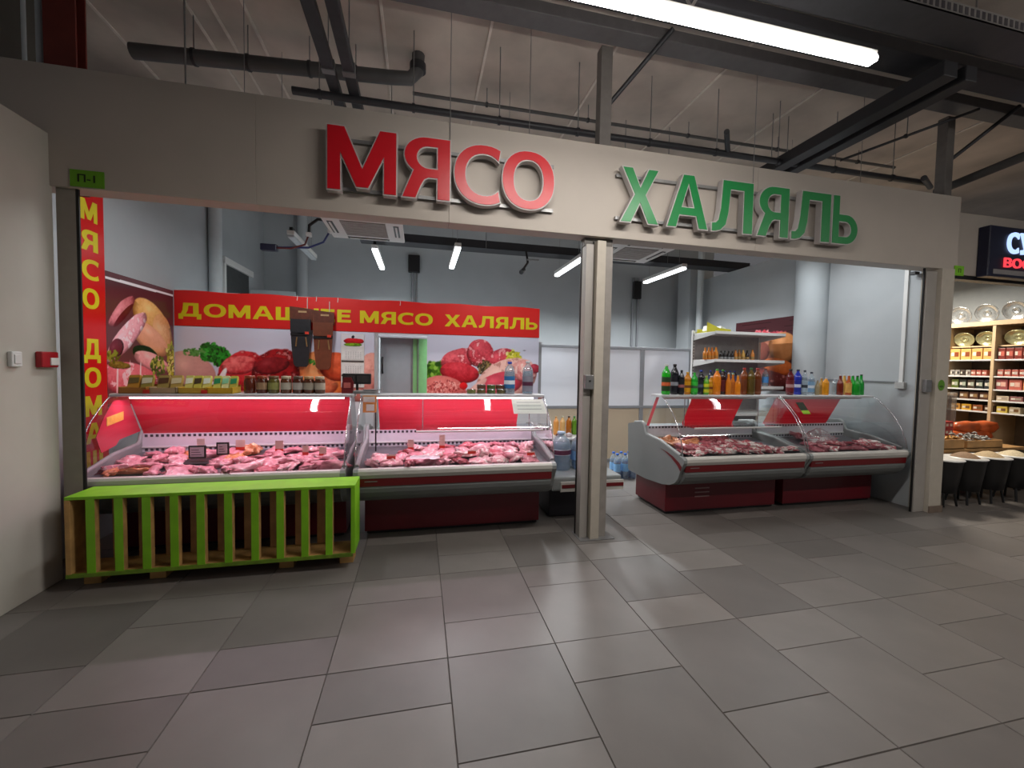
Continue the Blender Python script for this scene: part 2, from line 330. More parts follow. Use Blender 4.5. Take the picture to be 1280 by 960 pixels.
# ------------------------------------------------------------------ printed pictures (flat print only)
def fbm(h, w, cell, seed, octv=4):
    rng = np.random.default_rng(seed); out = np.zeros((h, w)); amp = 1; tot = 0
    for k in range(octv):
        c = max(1.0, cell/2**k); gh, gw = int(h/c)+3, int(w/c)+3; g = rng.random((gh, gw))
        yy, xx = np.mgrid[0:h, 0:w]/c; yi, xi = yy.astype(int), xx.astype(int); fy, fx = yy-yi, xx-xi
        fy = fy*fy*(3-2*fy); fx = fx*fx*(3-2*fx)
        out += amp*((g[yi, xi]*(1-fx)+g[yi, xi+1]*fx)*(1-fy)+(g[yi+1, xi]*(1-fx)+g[yi+1, xi+1]*fx)*fy); tot += amp; amp *= .55
    return out/tot
def c3(h): return np.array([int(h[i:i+2], 16)/255 for i in (0, 2, 4)])
class Pic:
    def __init__(s, w, h, bg, bg2=None):
        s.w, s.h = w, h; s.yy, s.xx = np.mgrid[0:h, 0:w].astype(float); s.xx /= w; s.yy /= h; s.asp = h/w
        t = s.yy[..., None]; s.a = c3(bg)*(1-t)+c3(bg2 or bg)*t; s.k = 1
    def mix(s, mask, col):
        m = np.clip(mask, 0, 1)[..., None]; s.a = s.a*(1-m)+col*m
    def ell(s, x, y, rx, ry, ang, c1, c2, tex=.12, wob=.12, cell=9, fat=None, fatamt=0, power=2):
        """soft shaded blob; x right, y down, radii in picture widths"""
        s.k += 1; dx = s.xx-x; dy = (s.yy-y)*s.asp; ca, sa = math.cos(ang), math.sin(ang)
        u = (dx*ca+dy*sa)/rx; v = (-dx*sa+dy*ca)/ry
        n = fbm(s.h, s.w, cell, s.k); n2 = fbm(s.h, s.w, cell*3, s.k+99)
        d = (np.abs(u)**power+np.abs(v)**power)**(1/power)+(n2-.5)*2*wob
        e = .5/(min(rx, ry)*s.w)+.03; mask = (1-d)/e+.5
        nf = fbm(s.h, s.w, 3.5, s.k+51, 2); nz = np.sqrt(np.clip(1-d*d, 0, 1))
        sh = np.clip(.62-.42*nz+.38*v+.12*u+(n-.5)*5*tex+(nf-.5)*3*tex, 0, 1)[..., None]
        col = c3(c1)*(1-sh)+c3(c2)*sh
        if fat:
            fm = np.clip((n-(.62-fatamt))*14, 0, 1)[..., None]*.85; col = col*(1-fm)+c3(fat)*fm
        if min(rx, ry) > .03: col = col*(1-.35*np.clip((d-.72)*3.2, 0, 1)*(v > -.2))[..., None]; col = np.clip(col+.09*(np.clip(1-np.hypot(u+.25, v+.42)*2.6, 0, 1)*(.4+nf))[..., None], 0, 1)
        s.mix(mask, col); return s
    def poly(s, pts, c1, c2=None, tex=.05):
        ins = np.zeros((s.h, s.w), bool); n = len(pts)
        for i in range(n):
            (xa, ya), (xb, yb) = pts[i], pts[(i+1) % n]
            if ya == yb: continue
            cr = ((ya > s.yy) != (yb > s.yy)) & (s.xx < (xb-xa)*(s.yy-ya)/(yb-ya)+xa); ins ^= cr
        s.k += 1; nn = fbm(s.h, s.w, 8, s.k)[..., None]
        t = np.clip(s.yy[..., None]+(nn-.5)*2*tex, 0, 1); s.mix(ins.astype(float), c3(c1)*(1-t)+c3(c2 or c1)*t); return s
    def speck(s, x, y, rx, ry, cols, n, r, seed):
        rng = random.Random(seed)
        for _ in range(n):
            a, q = rng.random()*2*PI, math.sqrt(rng.random())
            s.ellf(x+rx*q*math.cos(a), y+ry*q*math.sin(a)/s.asp, r*rng.uniform(.6, 1.4), r*rng.uniform(.4, .9), rng.uniform(0, PI), cols[rng.randrange(len(cols))])
        return s
    def ellf(s, x, y, rx, ry, ang, c):
        dx = s.xx-x; dy = (s.yy-y)*s.asp; ca, sa = math.cos(ang), math.sin(ang)
        d = np.hypot((dx*ca+dy*sa)/rx, (-dx*sa+dy*ca)/ry); s.mix((1-d)*3, c3(c)); return s
    def mesh(s, name, o, R, U, w, h, m):
        """grid of w x h metres with lower-left corner o, a few millimetres thick"""
        o, R, U = Vector(o), Vector(R), Vector(U); N = R.cross(U); nx, ny = s.w, s.h
        fx = np.linspace(0, 1, nx)[None, :, None]; fy = np.linspace(1, 0, ny)[:, None, None]
        P = np.array(o)[None, None]+np.array(R)*fx*w+np.array(U)*fy*h
        vs = P.reshape(-1, 3)-np.array(o); idx = np.arange(nx*ny).reshape(ny, nx)
        f = np.stack([idx[1:, :-1], idx[1:, 1:], idx[:-1, 1:], idx[:-1, :-1]], -1).reshape(-1, 4)
        bk = np.array([[0, 0, 0], list(R*w), list(R*w+U*h), list(U*h)])-np.array(N)*.004
        n = len(vs); cor = [idx[-1, 0], idx[-1, -1], idx[0, -1], idx[0, 0]]
        fl = f.tolist()+[[n+3, n+2, n+1, n]]+[[int(cor[(i+1) % 4]), int(cor[i]), n+i, n+(i+1) % 4] for i in range(4)]
        me = bpy.data.meshes.new(name); me.from_pydata(np.vstack([vs, bk]).tolist(), [], fl)
        at = me.color_attributes.new('print', 'FLOAT_COLOR', 'POINT')
        c = s.a.reshape(-1, 3); g = c.mean(1, keepdims=True); c = g+(c-g)*1.10; c = np.clip((c-.52)*1.18+.51, 0, 1); c = np.where(c <= .04045, c/12.92, ((c+.055)/1.055)**2.4)
        c = np.hstack([np.vstack([c, np.full((4, 3), .5)]), np.ones((n+4, 1))])
        at.data.foreach_set('color', c.astype(np.float32).ravel()); me.materials.append(m)
        ob = bpy.data.objects.new(name, me); COL.objects.link(ob); ob.location = o; return ob

# ================================================================== SETTING
FY = 3.448                                   # front plane of the shop
floor = st(B((-6, -4, -.06), (12, 9, -.006)).build('floor', mat('grout', '4a4643', .9, var=.1)))
M_TILE = mat('grey_stone_tile', '6c6763', .40, var=.10, scale=2.6, rnd=.20, spec=.45)
def tile_mesh(w, d):
    b = MB(); e = .0028; z = 0
    b.add([(0, 0, -.006), (w, 0, -.006), (w, d, -.006), (0, d, -.006), (e, e, z), (w-e, e, z), (w-e, d-e, z), (e, d-e, z)],
          [(4, 5, 6, 7), (0, 1, 5, 4), (1, 2, 6, 5), (2, 3, 7, 6), (3, 0, 4, 7)])
    o = b.build('tile', M_TILE); me = o.data; bpy.data.objects.remove(o); return me
TM = {'L': tile_mesh(.6005, .5988), 'S': tile_mesh(.6005, .2988)}
spots = []
for k in range(-9, 18):
    x = .158+.602*k; y = 1.55-.9*5+(0 if k % 2 == 0 else .6); rowi = 0
    while y < 8.0:
        for kind, dd in (('L', .6), ('S', .3)):
            cx, cy = x+.3, y+dd/2; v = Vector((cx, cy, -1.56)); zf = v.dot(fw); a = 0
            if zf > .25:
                px, py = 640+FPX*v.dot(r2)/zf, 480-FPX*v.dot(u2)/zf
                if -260 < px < 1500 and py < 1150 and not (-2.3 < cx < 1.2 and cy > 4.2) and not (2.6 < cx and cy > 4.3 and cx < 5.8): a = dd*.6/zf**3
            spots.append((a, kind, x, y)); y += dd
spots.sort(reverse=True)
rest = MB()
for i, (a, kind, x, y) in enumerate(spots):
    if i < 300 and a > 0:
        o = bpy.data.objects.new('tile', TM[kind]); COL.objects.link(o); o.parent = floor; o.location = (x, y, random.uniform(-.0006, .0004))
    else:
        d = .598 if kind == 'L' else .298; rest.add([(x, y, -.001), (x+.599, y, -.001), (x+.599, y+d, -.001), (x, y+d, -.001)], [(0, 1, 2, 3)])
stuff(rest.build('tile_field', M_TILE, floor))

ceil = st(B((-6, -4, 4.62), (12, 9, 4.85)).build('ceiling', M_CEIL))
for x in (-2.8, -1.98, -1.78, -1.50, -.35, .6, 1.8, 3.0, 4.2, 5.4, 6.6):
    B((x-.012, -3, 4.607), (x+.012, 8, 4.621)).build('slab_joint', mat('joint_strip', 'd5ccc2', .8), ceil)
for y in (2.75, 7.3):                        # downstand beams along the front
    st(B((-6, y, 4.40), (12, y+.22, 4.62)).build('ceiling_beam', mat('beam_concrete', '988d84', .85, var=.15, scale=2)))
st(B((-2.62, -4, 0), (-2.455, 3.47, 3.075), .004).build('wall_left', M_WALL))
wl = st(MB().box((-2.9, 3.62, 0), (-2.7, 5.5, 3.45)).box((-2.9, 5.5, 0), (-2.7, 8.1, 4.4)).build('wall_shop_left', M_SHOPW))
wb = st(B((-2.9, 8.1, 0), (6.4, 8.3, 4.62)).build('wall_back', M_SHOPW))
wr = st(B((5.6, 3.62, 0), (5.74, 8.1, 3.39)).build('wall_shop_right', M_SHOPW))
st(B((5.36, 7.46, 0), (5.6, 7.86, 3.62)).build('wall_pilaster', M_SHOPW))
st(MB().lathe((5.52, 4.9, 0), [(.205, 0), (.205, 3.5)], 40).build('round_column', mat('column_paint', 'a9b0b4', .7, var=.03, scale=3)))
fas = st(B((-4.6, FY, 2.73), (-1.2, FY+.16, 3.53), .003).build('wall_front', M_FASCIA))
for a, b in ((-1.199, .219), (.221, 3.18), (3.182, 5.85)):
    B((a, FY, 2.73), (b, FY+.16, 3.53), .003).build('fascia_panel', M_FASCIA, fas)
st(B((5.85, FY+.16, 2.735), (10.5, FY+.30, 3.45), .003).build('wall_neighbour', M_FASCIA))
st(B((5.86, FY+.18, 2.69), (10.5, FY+.28, 2.735)).build('trim_3', M_BLACK))
st(B((-2.44, 3.475, 0), (-2.328, 3.497, 2.73)).build('trim_1', M_JAMB))
st(B((-2.328, 3.475, 0), (-2.310, 3.488, 2.73)).build('trim_2', M_RUB))
# middle pillar: clad post with a shutter guide on either side
pl = st(B((1.522, 3.425, 0), (1.605, 3.60, 2.69), .003).build('pillar_cladding', M_BEIGE))
g1 = B((1.435, 3.47, 0), (1.508, 3.585, 2.665), .003).build('shutter_guide', M_ALU, pl)
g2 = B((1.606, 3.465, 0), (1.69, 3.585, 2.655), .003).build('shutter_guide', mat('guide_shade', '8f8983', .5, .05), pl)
B((1.508, 3.50, 0), (1.522, 3.585, 2.70)).build('rubber_seal', M_RUB, pl)
B((1.428, 3.565, 0), (1.435, 3.585, 2.73)).build('rubber_seal', M_RUB, pl)
B((1.43, 3.50, 2.655), (1.70, 3.59, 2.73)).build('guide_head', mat('guide_head', '57534f', .6), pl)
lb = B((1.44, 3.425, 1.37), (1.52, 3.472, 1.50), .006).build('lock_box', M_STEEL, pl)
B((1.472, 3.420, 1.44), (1.49, 3.426, 1.452)).build('keyhole', M_BLACK, lb)
B((1.42, 3.40, -.0), (1.75, 3.62, .006)).build('base_plate', M_STEEL, pl)
# far pillar beside the neighbouring shop
pr = st(B((5.602, 3.425, 0), (5.785, 3.62, 2.73), .004).build('far_pillar', M_BEIGE))
B((5.448, 3.47, 0), (5.602, 3.50, 2.70), .004).build('shutter_guide', M_ALU, pr)
B((5.43, 3.485, 0), (5.448, 3.50, 2.73)).build('rubber_seal', M_RUB, pr)
B((5.47, 3.43, 1.36), (5.555, 3.472, 1.50), .006).build('lock_box', M_STEEL, pr)
sk = B((5.597, 3.412, 0), (5.795, 3.425, .075)).build('skirting_tile', mat('brown_skirting', '75665a', .5), pr)
# tiled skirting of the corridor wall is absent in view; partition of framed panels before the back wall
PT = 6.3
pa = st(B((1.55, PT+.012, 0), (4.62, PT+.028, 1.9)).build('partition', M_GREYF))
posts = [1.60, 2.55, 3.66, 4.585]
for x in posts: B((x-.035, PT-.02, 0), (x+.035, PT+.03, 1.93), .003).build('frame_post', M_GREYF, pa)
for z in (1.905, .92, .03): B((1.55, PT-.022, z-.022), (4.62, PT+.03, z+.022), .003).build('frame_rail', M_GREYF, pa)
for a, b in zip(posts[:-1], posts[1:]):
    B((a+.035, PT-.004, .945), (b-.035, PT+.012, 1.882)).build('upper_panel', M_WHITEP, pa)
    B((a+.035, PT-.004, .055), (b-.035, PT+.012, .897)).build('lower_panel', M_CREAMP, pa)
# poster partition behind the cases, with a doorway gap
bp = st(B((-2.7, 5.36, 0), (-.555, 5.40, 2.0)).build('poster_partition', M_WHITEP))
B((.085, 5.36, 0), (1.565, 5.40, 2.0)).build('partition_panel', M_WHITEP, bp)
B((-2.7, 5.36, 1.93), (1.565, 5.40, 2.35)).build('header_panel', M_WHITEP, bp)
B((1.565, 5.34, 0), (1.60, 5.42, 1.9)).build('frame_post', M_GREYF, bp)
dr = st(B((-.50, 5.52, 0), (-.10, 5.56, 1.90), .003).build('door_1', mat('grey_door_leaf', 'a3aab0', .35, .1, var=.03)))
B((-.552, 5.35, 0), (-.515, 5.52, 1.95)).build('door_frame', M_ALUL, dr)
B((-.515, 5.44, 1.90), (.085, 5.53, 1.945)).build('door_frame', M_ALUL, dr)
B((-.10, 5.52, 0), (.09, 5.56, 1.92)).build('green_panel', mat('pale_green_panel', '8fd08a', .4, var=.05), dr)
B((-.105, 5.50, 0), (-.09, 5.52, 1.9)).build('door_edge', M_STEEL, dr)
B((-.035, 5.50, 0), (-.02, 5.52, 1.9)).build('door_edge', M_STEEL, dr)
MB().tube([(-.47, 5.52, 1.65), (-.47, 5.47, 1.62), (-.47, 5.47, 1.48), (-.47, 5.52, 1.45)], .012, 8).build('door_handle', M_BLACK, dr)
# doorway and open leaf high on the side wall
d2 = st(B((-2.70, 6.50, 0), (-2.66, 6.56, 2.95)).build('door_2', M_WHITE))
B((-2.70, 6.50, 2.93), (-2.65, 7.5, 3.02)).build('door_frame', M_WHITE, d2)
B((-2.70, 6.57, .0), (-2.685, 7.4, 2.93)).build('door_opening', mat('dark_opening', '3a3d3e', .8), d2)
B((-2.66, 7.38, 0), (-2.0, 7.42, 2.72), .004).build('door_leaf', mat('pale_door_leaf', 'b3bbbd', .5, var=.02), d2)
B((-2.08, 7.365, 2.42), (-2.06, 7.38, 2.45)).build('door_handle', M_STEEL, d2)

# ================================================================== SIGNS
RIMGROW = .009
def letters(name, label, spec, m, y_face, z0, h):
    t = thing(name, label, 'sign', (spec[0][1], FY, z0))
    for ch, xa, xb, off in spec:
        hh = h
        L = raised('letter', ch, M_RIM, t, (xa, FY-.03, z0), xb-xa, hh, y_face, RIMGROW)
        raised('letter_face', ch, m, L, (xa, FY-.03-y_face, z0), xb-xa, hh, .005)
    return t
s1 = letters('shop_sign', 'red raised letters of the word МЯСО on the grey fascia',
    [('М', -.686, -.192, .026), ('Я', -.144, .218, .028), ('С', .255, .618, .026), ('О', .645, 1.083, .026)], M_RED, .062, 2.868, .465)
s2 = letters('shop_sign', 'green raised letters of the word ХАЛЯЛЬ on the grey fascia',
    [('Х', 1.70, 2.06, .014), ('А', 2.155, 2.565, .014), ('Л', 2.615, 3.048, .016), ('Я', 3.111, 3.457, .016), ('Л', 3.503, 3.953, .016), ('Ь', 3.99, 4.30, .016)], M_GREEN, .062, 2.852, .465)
for sg, a, b in ((s1, -.60, 1.10), (s2, 1.68, 4.10)):
    for z in (2.90, 3.27):
        B((a, FY-.028, z-.013), (b, FY-.002, z+.013)).build('mounting_rail', M_STEEL, sg)
def wire(name, label, x, y, z0, z1, r=.004):
    return tag(MB().tube([(x, y, z0), (x, y, z1)], r, 6).build(name, M_STEEL, off=(x, y, z0)), label, 'wire')
t = thing('unit_plate', 'small lime green plate reading П-1 on the fascia', 'plate', (-2.237, FY, 2.79))
B((-2.334, FY-.008, 2.738), (-2.14, FY-.001, 2.850)).build('plate', M_LIME, t)
text('lettering', 'П-1', mat('dark_ink', '1a2408', .6), t, (-2.29, FY-.008, 2.770), X, Z, .052, .10, .012, .002)
t = thing('unit_plate', 'small lime green plate on the fascia end near the black shop sign', 'plate', (5.87, FY, 2.72))
B((5.80, FY-.012, 2.668), (5.935, FY-.002, 2.775)).build('plate', mat('bright_lime_plate', '74b41c', .5), t)
text('lettering', 'П', mat('dark_ink', '1a2408', .6), t, (5.85, FY-.012, 2.70), X, Z, .045, .04, .012, .002)
t = thing('sticker', 'round green sticker on the far beige pillar', 'sticker', (5.68, 3.424, 1.44))
MB().prism([(.048*math.cos(a*PI/12), .06*math.sin(a*PI/12)) for a in range(24)], (5.68, 3.424, 1.44), X, Z, -Y, .003).build('sticker_face', mat('sticker_green', '5d8f2a', .5), t)
MB().prism([(.03*math.cos(a*PI/8), .012*math.sin(a*PI/8)) for a in range(16)], (5.68, 3.421, 1.425), X, Z, -Y, .001).build('sticker_print', mat('sticker_dark', '35561c', .5), t)
# neighbour's illuminated sign
t = thing('shop_sign', 'black illuminated box sign with blue-white letters СУХ above neighbouring shop', 'sign', (6.5, FY+.16, 2.75))
B((6.42, FY+.05, 2.715), (8.6, FY+.158, 3.30), .01).build('sign_box', mat('sign_navy', '0c0f2c', .4), t)
word('lettering', 'СУХ', glow('sign_blue_white', (.42, .58, 1.0), 1.5), t, (6.70, FY+.05, 3.00), X, Z, .235, .62, .012)
text('red_lettering', 'ВОСТ', glow('sign_red_light', (1.0, .06, .08), 1.2), t, (6.66, FY+.05, 2.83), X, Z, .11, .60, .02, .012, 3)
B((6.50, FY+.046, 2.745), (8.5, FY+.05, 2.80)).build('sign_strip', mat('sign_strip_grey', '8a8684', .3), t)

# banner, vertical strip, posters
t = thing('banner', 'wide red banner reading ДОМАШНЕЕ МЯСО ХАЛЯЛЬ in yellow above the counter', 'banner', (-.57, 5.352, 1.955))
b = MB(); n = 40
for i in range(n+1):
    x = -2.695+(1.565+2.695)*i/n; dz = .006*math.sin(i*.9)
    b.v += [(x, 5.352, 1.957), (x, 5.352, 2.352+dz), (x, 5.358, 1.957), (x, 5.358, 2.352+dz)]
for i in range(n): q = 4*i; b.f += [(q, q+4, q+5, q+1), (q+2, q+3, q+7, q+6), (q+1, q+5, q+7, q+3), (q, q+2, q+6, q+4)]; b.sm += [False]*4
b.build('banner_sheet', mat('banner_red', 'd81e1a', .4, var=.05, scale=3), t)
for w, xa, xb in (('ДОМАШНЕЕ', -2.65, -.83), ('МЯСО', -.72, .15), ('ХАЛЯЛЬ', .31, 1.535)):
    word('lettering', w, M_YEL, t, (xa, 5.352, 2.066), X, Z, .145, xb-xa)
for x in (-1.43, -1.22, -.98, -.25): MB().tube([(x, 5.35, 2.30), (x+.005, 5.345, 2.335), (x, 5.36, 2.36)], .004, 6).build('banner_tie', M_PAPER, t)
t = thing('vertical_banner', 'narrow red banner with yellow letters running down the side wall', 'banner', (-2.696, 4.15, 1.5))
B((-2.699, 3.94, .25), (-2.695, 4.318, 2.96)).build('banner_sheet', mat('strip_red', 'cf1414', .22, var=.06, scale=3), t)
zz = 2.705
for i, ch in enumerate('МЯСО ДОМАШ'):
    z = [2.71, 2.465, 2.225, 1.985, 0, 1.565, 1.325, 1.085, .855, .62][i]
    if ch != ' ': word('lettering', ch, M_YEL, t, (-2.695, 4.07, z), Y, Z, .162, .17)
PR = printed('poster_print'); PRG = printed('poster_print_gloss', .22)
# side wall poster: joints of meat and a bird on a dark board
p = Pic(190, 230, '5c3b40', '7a4a4a'); f = lambda x, y: (x, y)
p.poly([(0, .04), (1, .035), (1, .055), (0, .06)], 'e8e4e6')
p.poly([(0, 0), (1, 0), (1, .035), (0, .04)], '6a4a4e')
p.ell(.62, .30, .30, .17, .45, 'e8bf86', 'b9763e', .1, .06, 14)
p.ell(.80, .42, .16, .22, -.3, 'e9b98d', 'b97a48', .1, .08, 14)
p.ell(.60, .47, .30, .13, .42, 'e5ab8f', 'c98a64', .08, .06, 14)
p.ell(.20, .27, .22, .07, -.75, 'd88f96', '9a4a50', .1, .1, 8); p.ell(.22, .30, .17, .03, -.75, '6a2c30', '55242a', .1, .1, 8)
p.ell(.26, .46, .36, .10, -.72, 'efb9bf', 'c77f88', .12, .1, 8, 'f6dde0', .06); p.ell(.12, .56, .10, .08, -.7, '7a3440', '5a2430', .1, .1, 8)
p.ell(.52, .60, .20, .09, .2, '2a3020', '3d3a24', .2, .1, 8)
p.ell(.62, .66, .28, .09, .25, 'f0b3b0', 'cf7d80', .1, .06, 10)
p.ell(.30, .80, .40, .16, .12, 'e27f85', 'b8434f', .12, .05, 10, 'f3c6c8', .05)
for x in (.12, .28, .43): p.ell(x, .80, .012, .17, .06, 'f3d4d2', 'd9989a', .05, .05, 6)
p.ell(.15, .69, .14, .035, .05, '8a7436', '5d4e22', .3, .2, 5)
p.speck(.72, .70, .12, .10, ['8a9a3a', '5f6f22', 'b8b25c', '46551c'], 60, .03, 3); p.speck(.93, .62, .07, .20, ['a8a03c', '77772a', 'd0c476'], 60, .03, 4)
p.speck(.08, .62, .09, .04, ['8a8a3a', '5f5f22'], 20, .03, 5)
p.ell(.5, .97, .6, .05, 0, 'a84a44', '8a3a34', .2, .2, 8)
tag(p.mesh('wall_poster', (-2.694, 4.32, 1.14), Y, Z, 1.012, 1.20, PRG), 'poster of raw ribs and a plucked bird on the side wall', 'poster')
# back poster beside it: cuts of meat on white
p = Pic(330, 130, 'cfd0dc', 'c3c4d4')
p.ell(.05, .66, .14, .13, .35, 'd8a9a2', 'ad7a74', .06, .05, 16)
p.speck(.165, .33, .05, .045, ['2f8a33', '1f6a28', '4aa548', '175020'], 150, .013, 11); p.speck(.215, .40, .04, .045, ['2f8a33', '1f6a28', '3f9a40', '123f1a'], 150, .013, 12)
p.speck(.09, .34, .05, .018, ['4a7a3a', '6a9a5a'], 40, .010, 13)
p.ell(.325, .66, .125, .135, -.10, 'c8444a', '7a101a', .30, .09, 7, 'd98c88', -.03); p.ell(.30, .50, .085, .05, -.15, 'dc7a78', 'a83038', .25, .08, 7)
p.ell(.17, .82, .07, .035, -.3, 'ece4e4', 'a0909a', .2, .12, 6); p.ell(.215, .68, .014, .06, .4, 'f4eeec', 'c0b0b4', .15, .05, 6); p.ell(.255, .84, .045, .02, .3, 'ece4e4', 'a8909a', .2, .1, 6); p.ell(.205, .78, .010, .022, .4, '6a2a4a', '8a3a5a', .1, .1, 5)
for a in range(9): p.ell(.545+.008*a, .36-.012*a, .055, .004, .25-.12*a, '3f6a3a', '24452a', .1, .05, 6)
p.ell(.50, .64, .14, .15, .12, '9c2a30', '480810', .32, .07, 7, 'c98a88', -.05); p.ell(.46, .50, .09, .045, -.2, '8a3238', '6a1c22', .3, .08, 7)
p.ell(.50, .78, .10, .040, .28, 'f0c4b8', 'b87468', .10, .05, 8)
p.ell(.74, .62, .12, .15, -.9, 'e8a070', 'bc5a2c', .12, .06, 10); p.ell(.66, .84, .15, .06, -.25, 'dc9070', 'a84a34', .14, .06, 8)
p.ell(.80, .50, .10, .08, .2, 'd8704f', 'a03f2a', .12, .06, 10); p.speck(.70, .42, .05, .03, ['3f7a33', '5a9a48'], 40, .011, 14)
p.ell(.40, .93, .35, .03, .05, 'c88a80', '904844', .15, .1, 8); p.ell(.95, .66, .07, .15, .3, 'd8a59a', 'a8605a', .16, .1, 8)
tag(p.mesh('wall_poster', (-2.698, 5.353, 1.10), X, Z, 2.143, .852, PR), 'long poster of beef cuts, parsley and garlic on white below the red banner', 'poster')
# back poster past the doorway: heap of meat, mince and a steak
p = Pic(240, 130, 'cdd0dd', 'c2c4d2')
p.speck(.07, .55, .12, .07, ['6f9a38', '4a7422', '93b85a', '35581a'], 110, .03, 21)
p.ell(.27, .36, .16, .085, -.25, 'd56a72', '8f1f2e', .22, .1, 8, 'e8b4b4', .03); p.ell(.46, .26, .12, .115, .1, 'd0606a', '8a1c2a', .22, .08, 8, 'e8b4b4', .02)
p.ell(.65, .34, .13, .085, -.25, 'cc5a66', '8a1f2e', .22, .08, 8, 'e8b4b4', .01)
p.speck(.76, .30, .07, .05, ['d8d67a', 'c6c24a', 'e6e2a6', '9a9a3a'], 60, .018, 22)
p.ell(.28, .56, .17, .085, .12, 'd0505a', '8e0c1a', .12, .05, 12)
p.speck(.50, .48, .06, .06, ['7a6a4a', '5a4a34', '94845c', '3f3a24'], 90, .014, 23)
p.ell(.70, .66, .29, .17, -.35, 'e4c0b6', 'c99a94', .14, .07, 8, 'b98a80', .05)
p.ell(.64, .74, .22, .105, -.25, 'cf5a6a', 'a03a4c', .08, .04, 9); p.ell(.42, .80, .13, .03, -.7, 'e6c2b8', 'c99890', .1, .05, 8)
p.ell(.86, .52, .12, .09, .2, 'dca6a0', 'a8525a', .2, .1, 7, 'e8d0c8', .05); p.ell(.96, .48, .05, .04, .1, 'b04a5a', '7a2434', .15, .1, 7)
p.ell(.14, .86, .20, .14, .12, 'dc8a84', 'b85a58', .1, .06, 8)
p.speck(.16, .86, .19, .10, ['e09a94', 'c46a66', 'ecb4ac', 'a84a4a'], 260, .011, 24)
p.ell(.315, .76, .035, .03, 0, 'e2343a', 'a0141c', .05, .03, 8); p.ell(.315, .97, .03, .03, 0, 'e2343a', 'a0141c', .05, .03, 8)
p.ell(.86, .20, .014, .004, 0, '777a88', '777a88', .02, .02)
tag(p.mesh('wall_poster', (.087, 5.353, 1.10), X, Z, 1.478, .852, PR), 'poster of a heap of beef with mince and steak beside the doorway', 'poster')
# poster on the far side wall, partly behind the shelving
p = Pic(130, 130, '5a3a3e', '4a2c30')
for i in range(5): p.poly([(0, .04+i*.07), (1, .05+i*.07), (1, .055+i*.07), (0, .045+i*.07)], '3f2428')
p.speck(.45, .22, .16, .06, ['e07a84', 'd25a66', 'f0a4a8'], 60, .04, 31); p.speck(.72, .24, .12, .05, ['c05a66', 'e07a84'], 40, .04, 32)
p.ell(.62, .42, .34, .17, .1, 'b07a66', '8a5848', .1, .05, 16); p.ell(.80, .40, .22, .20, .3, 'd9a276', 'b0764a', .08, .05, 16)
p.ell(.45, .45, .16, .15, .2, '8a5a50', '6a3f38', .1, .05, 12); p.ell(.74, .66, .25, .11, .2, 'd98a5a', 'a8542e', .1, .06, 10)
p.ell(.55, .84, .4, .13, .1, '7a4440', '5a2c2c', .2, .1, 8, 'c9908a', .0)
tag(p.mesh('wall_poster', (5.594, 6.43, 1.25), -Y, Z, 1.24, 1.17, PRG), 'dark red and orange food poster on the side wall behind the drink shelves', 'poster')

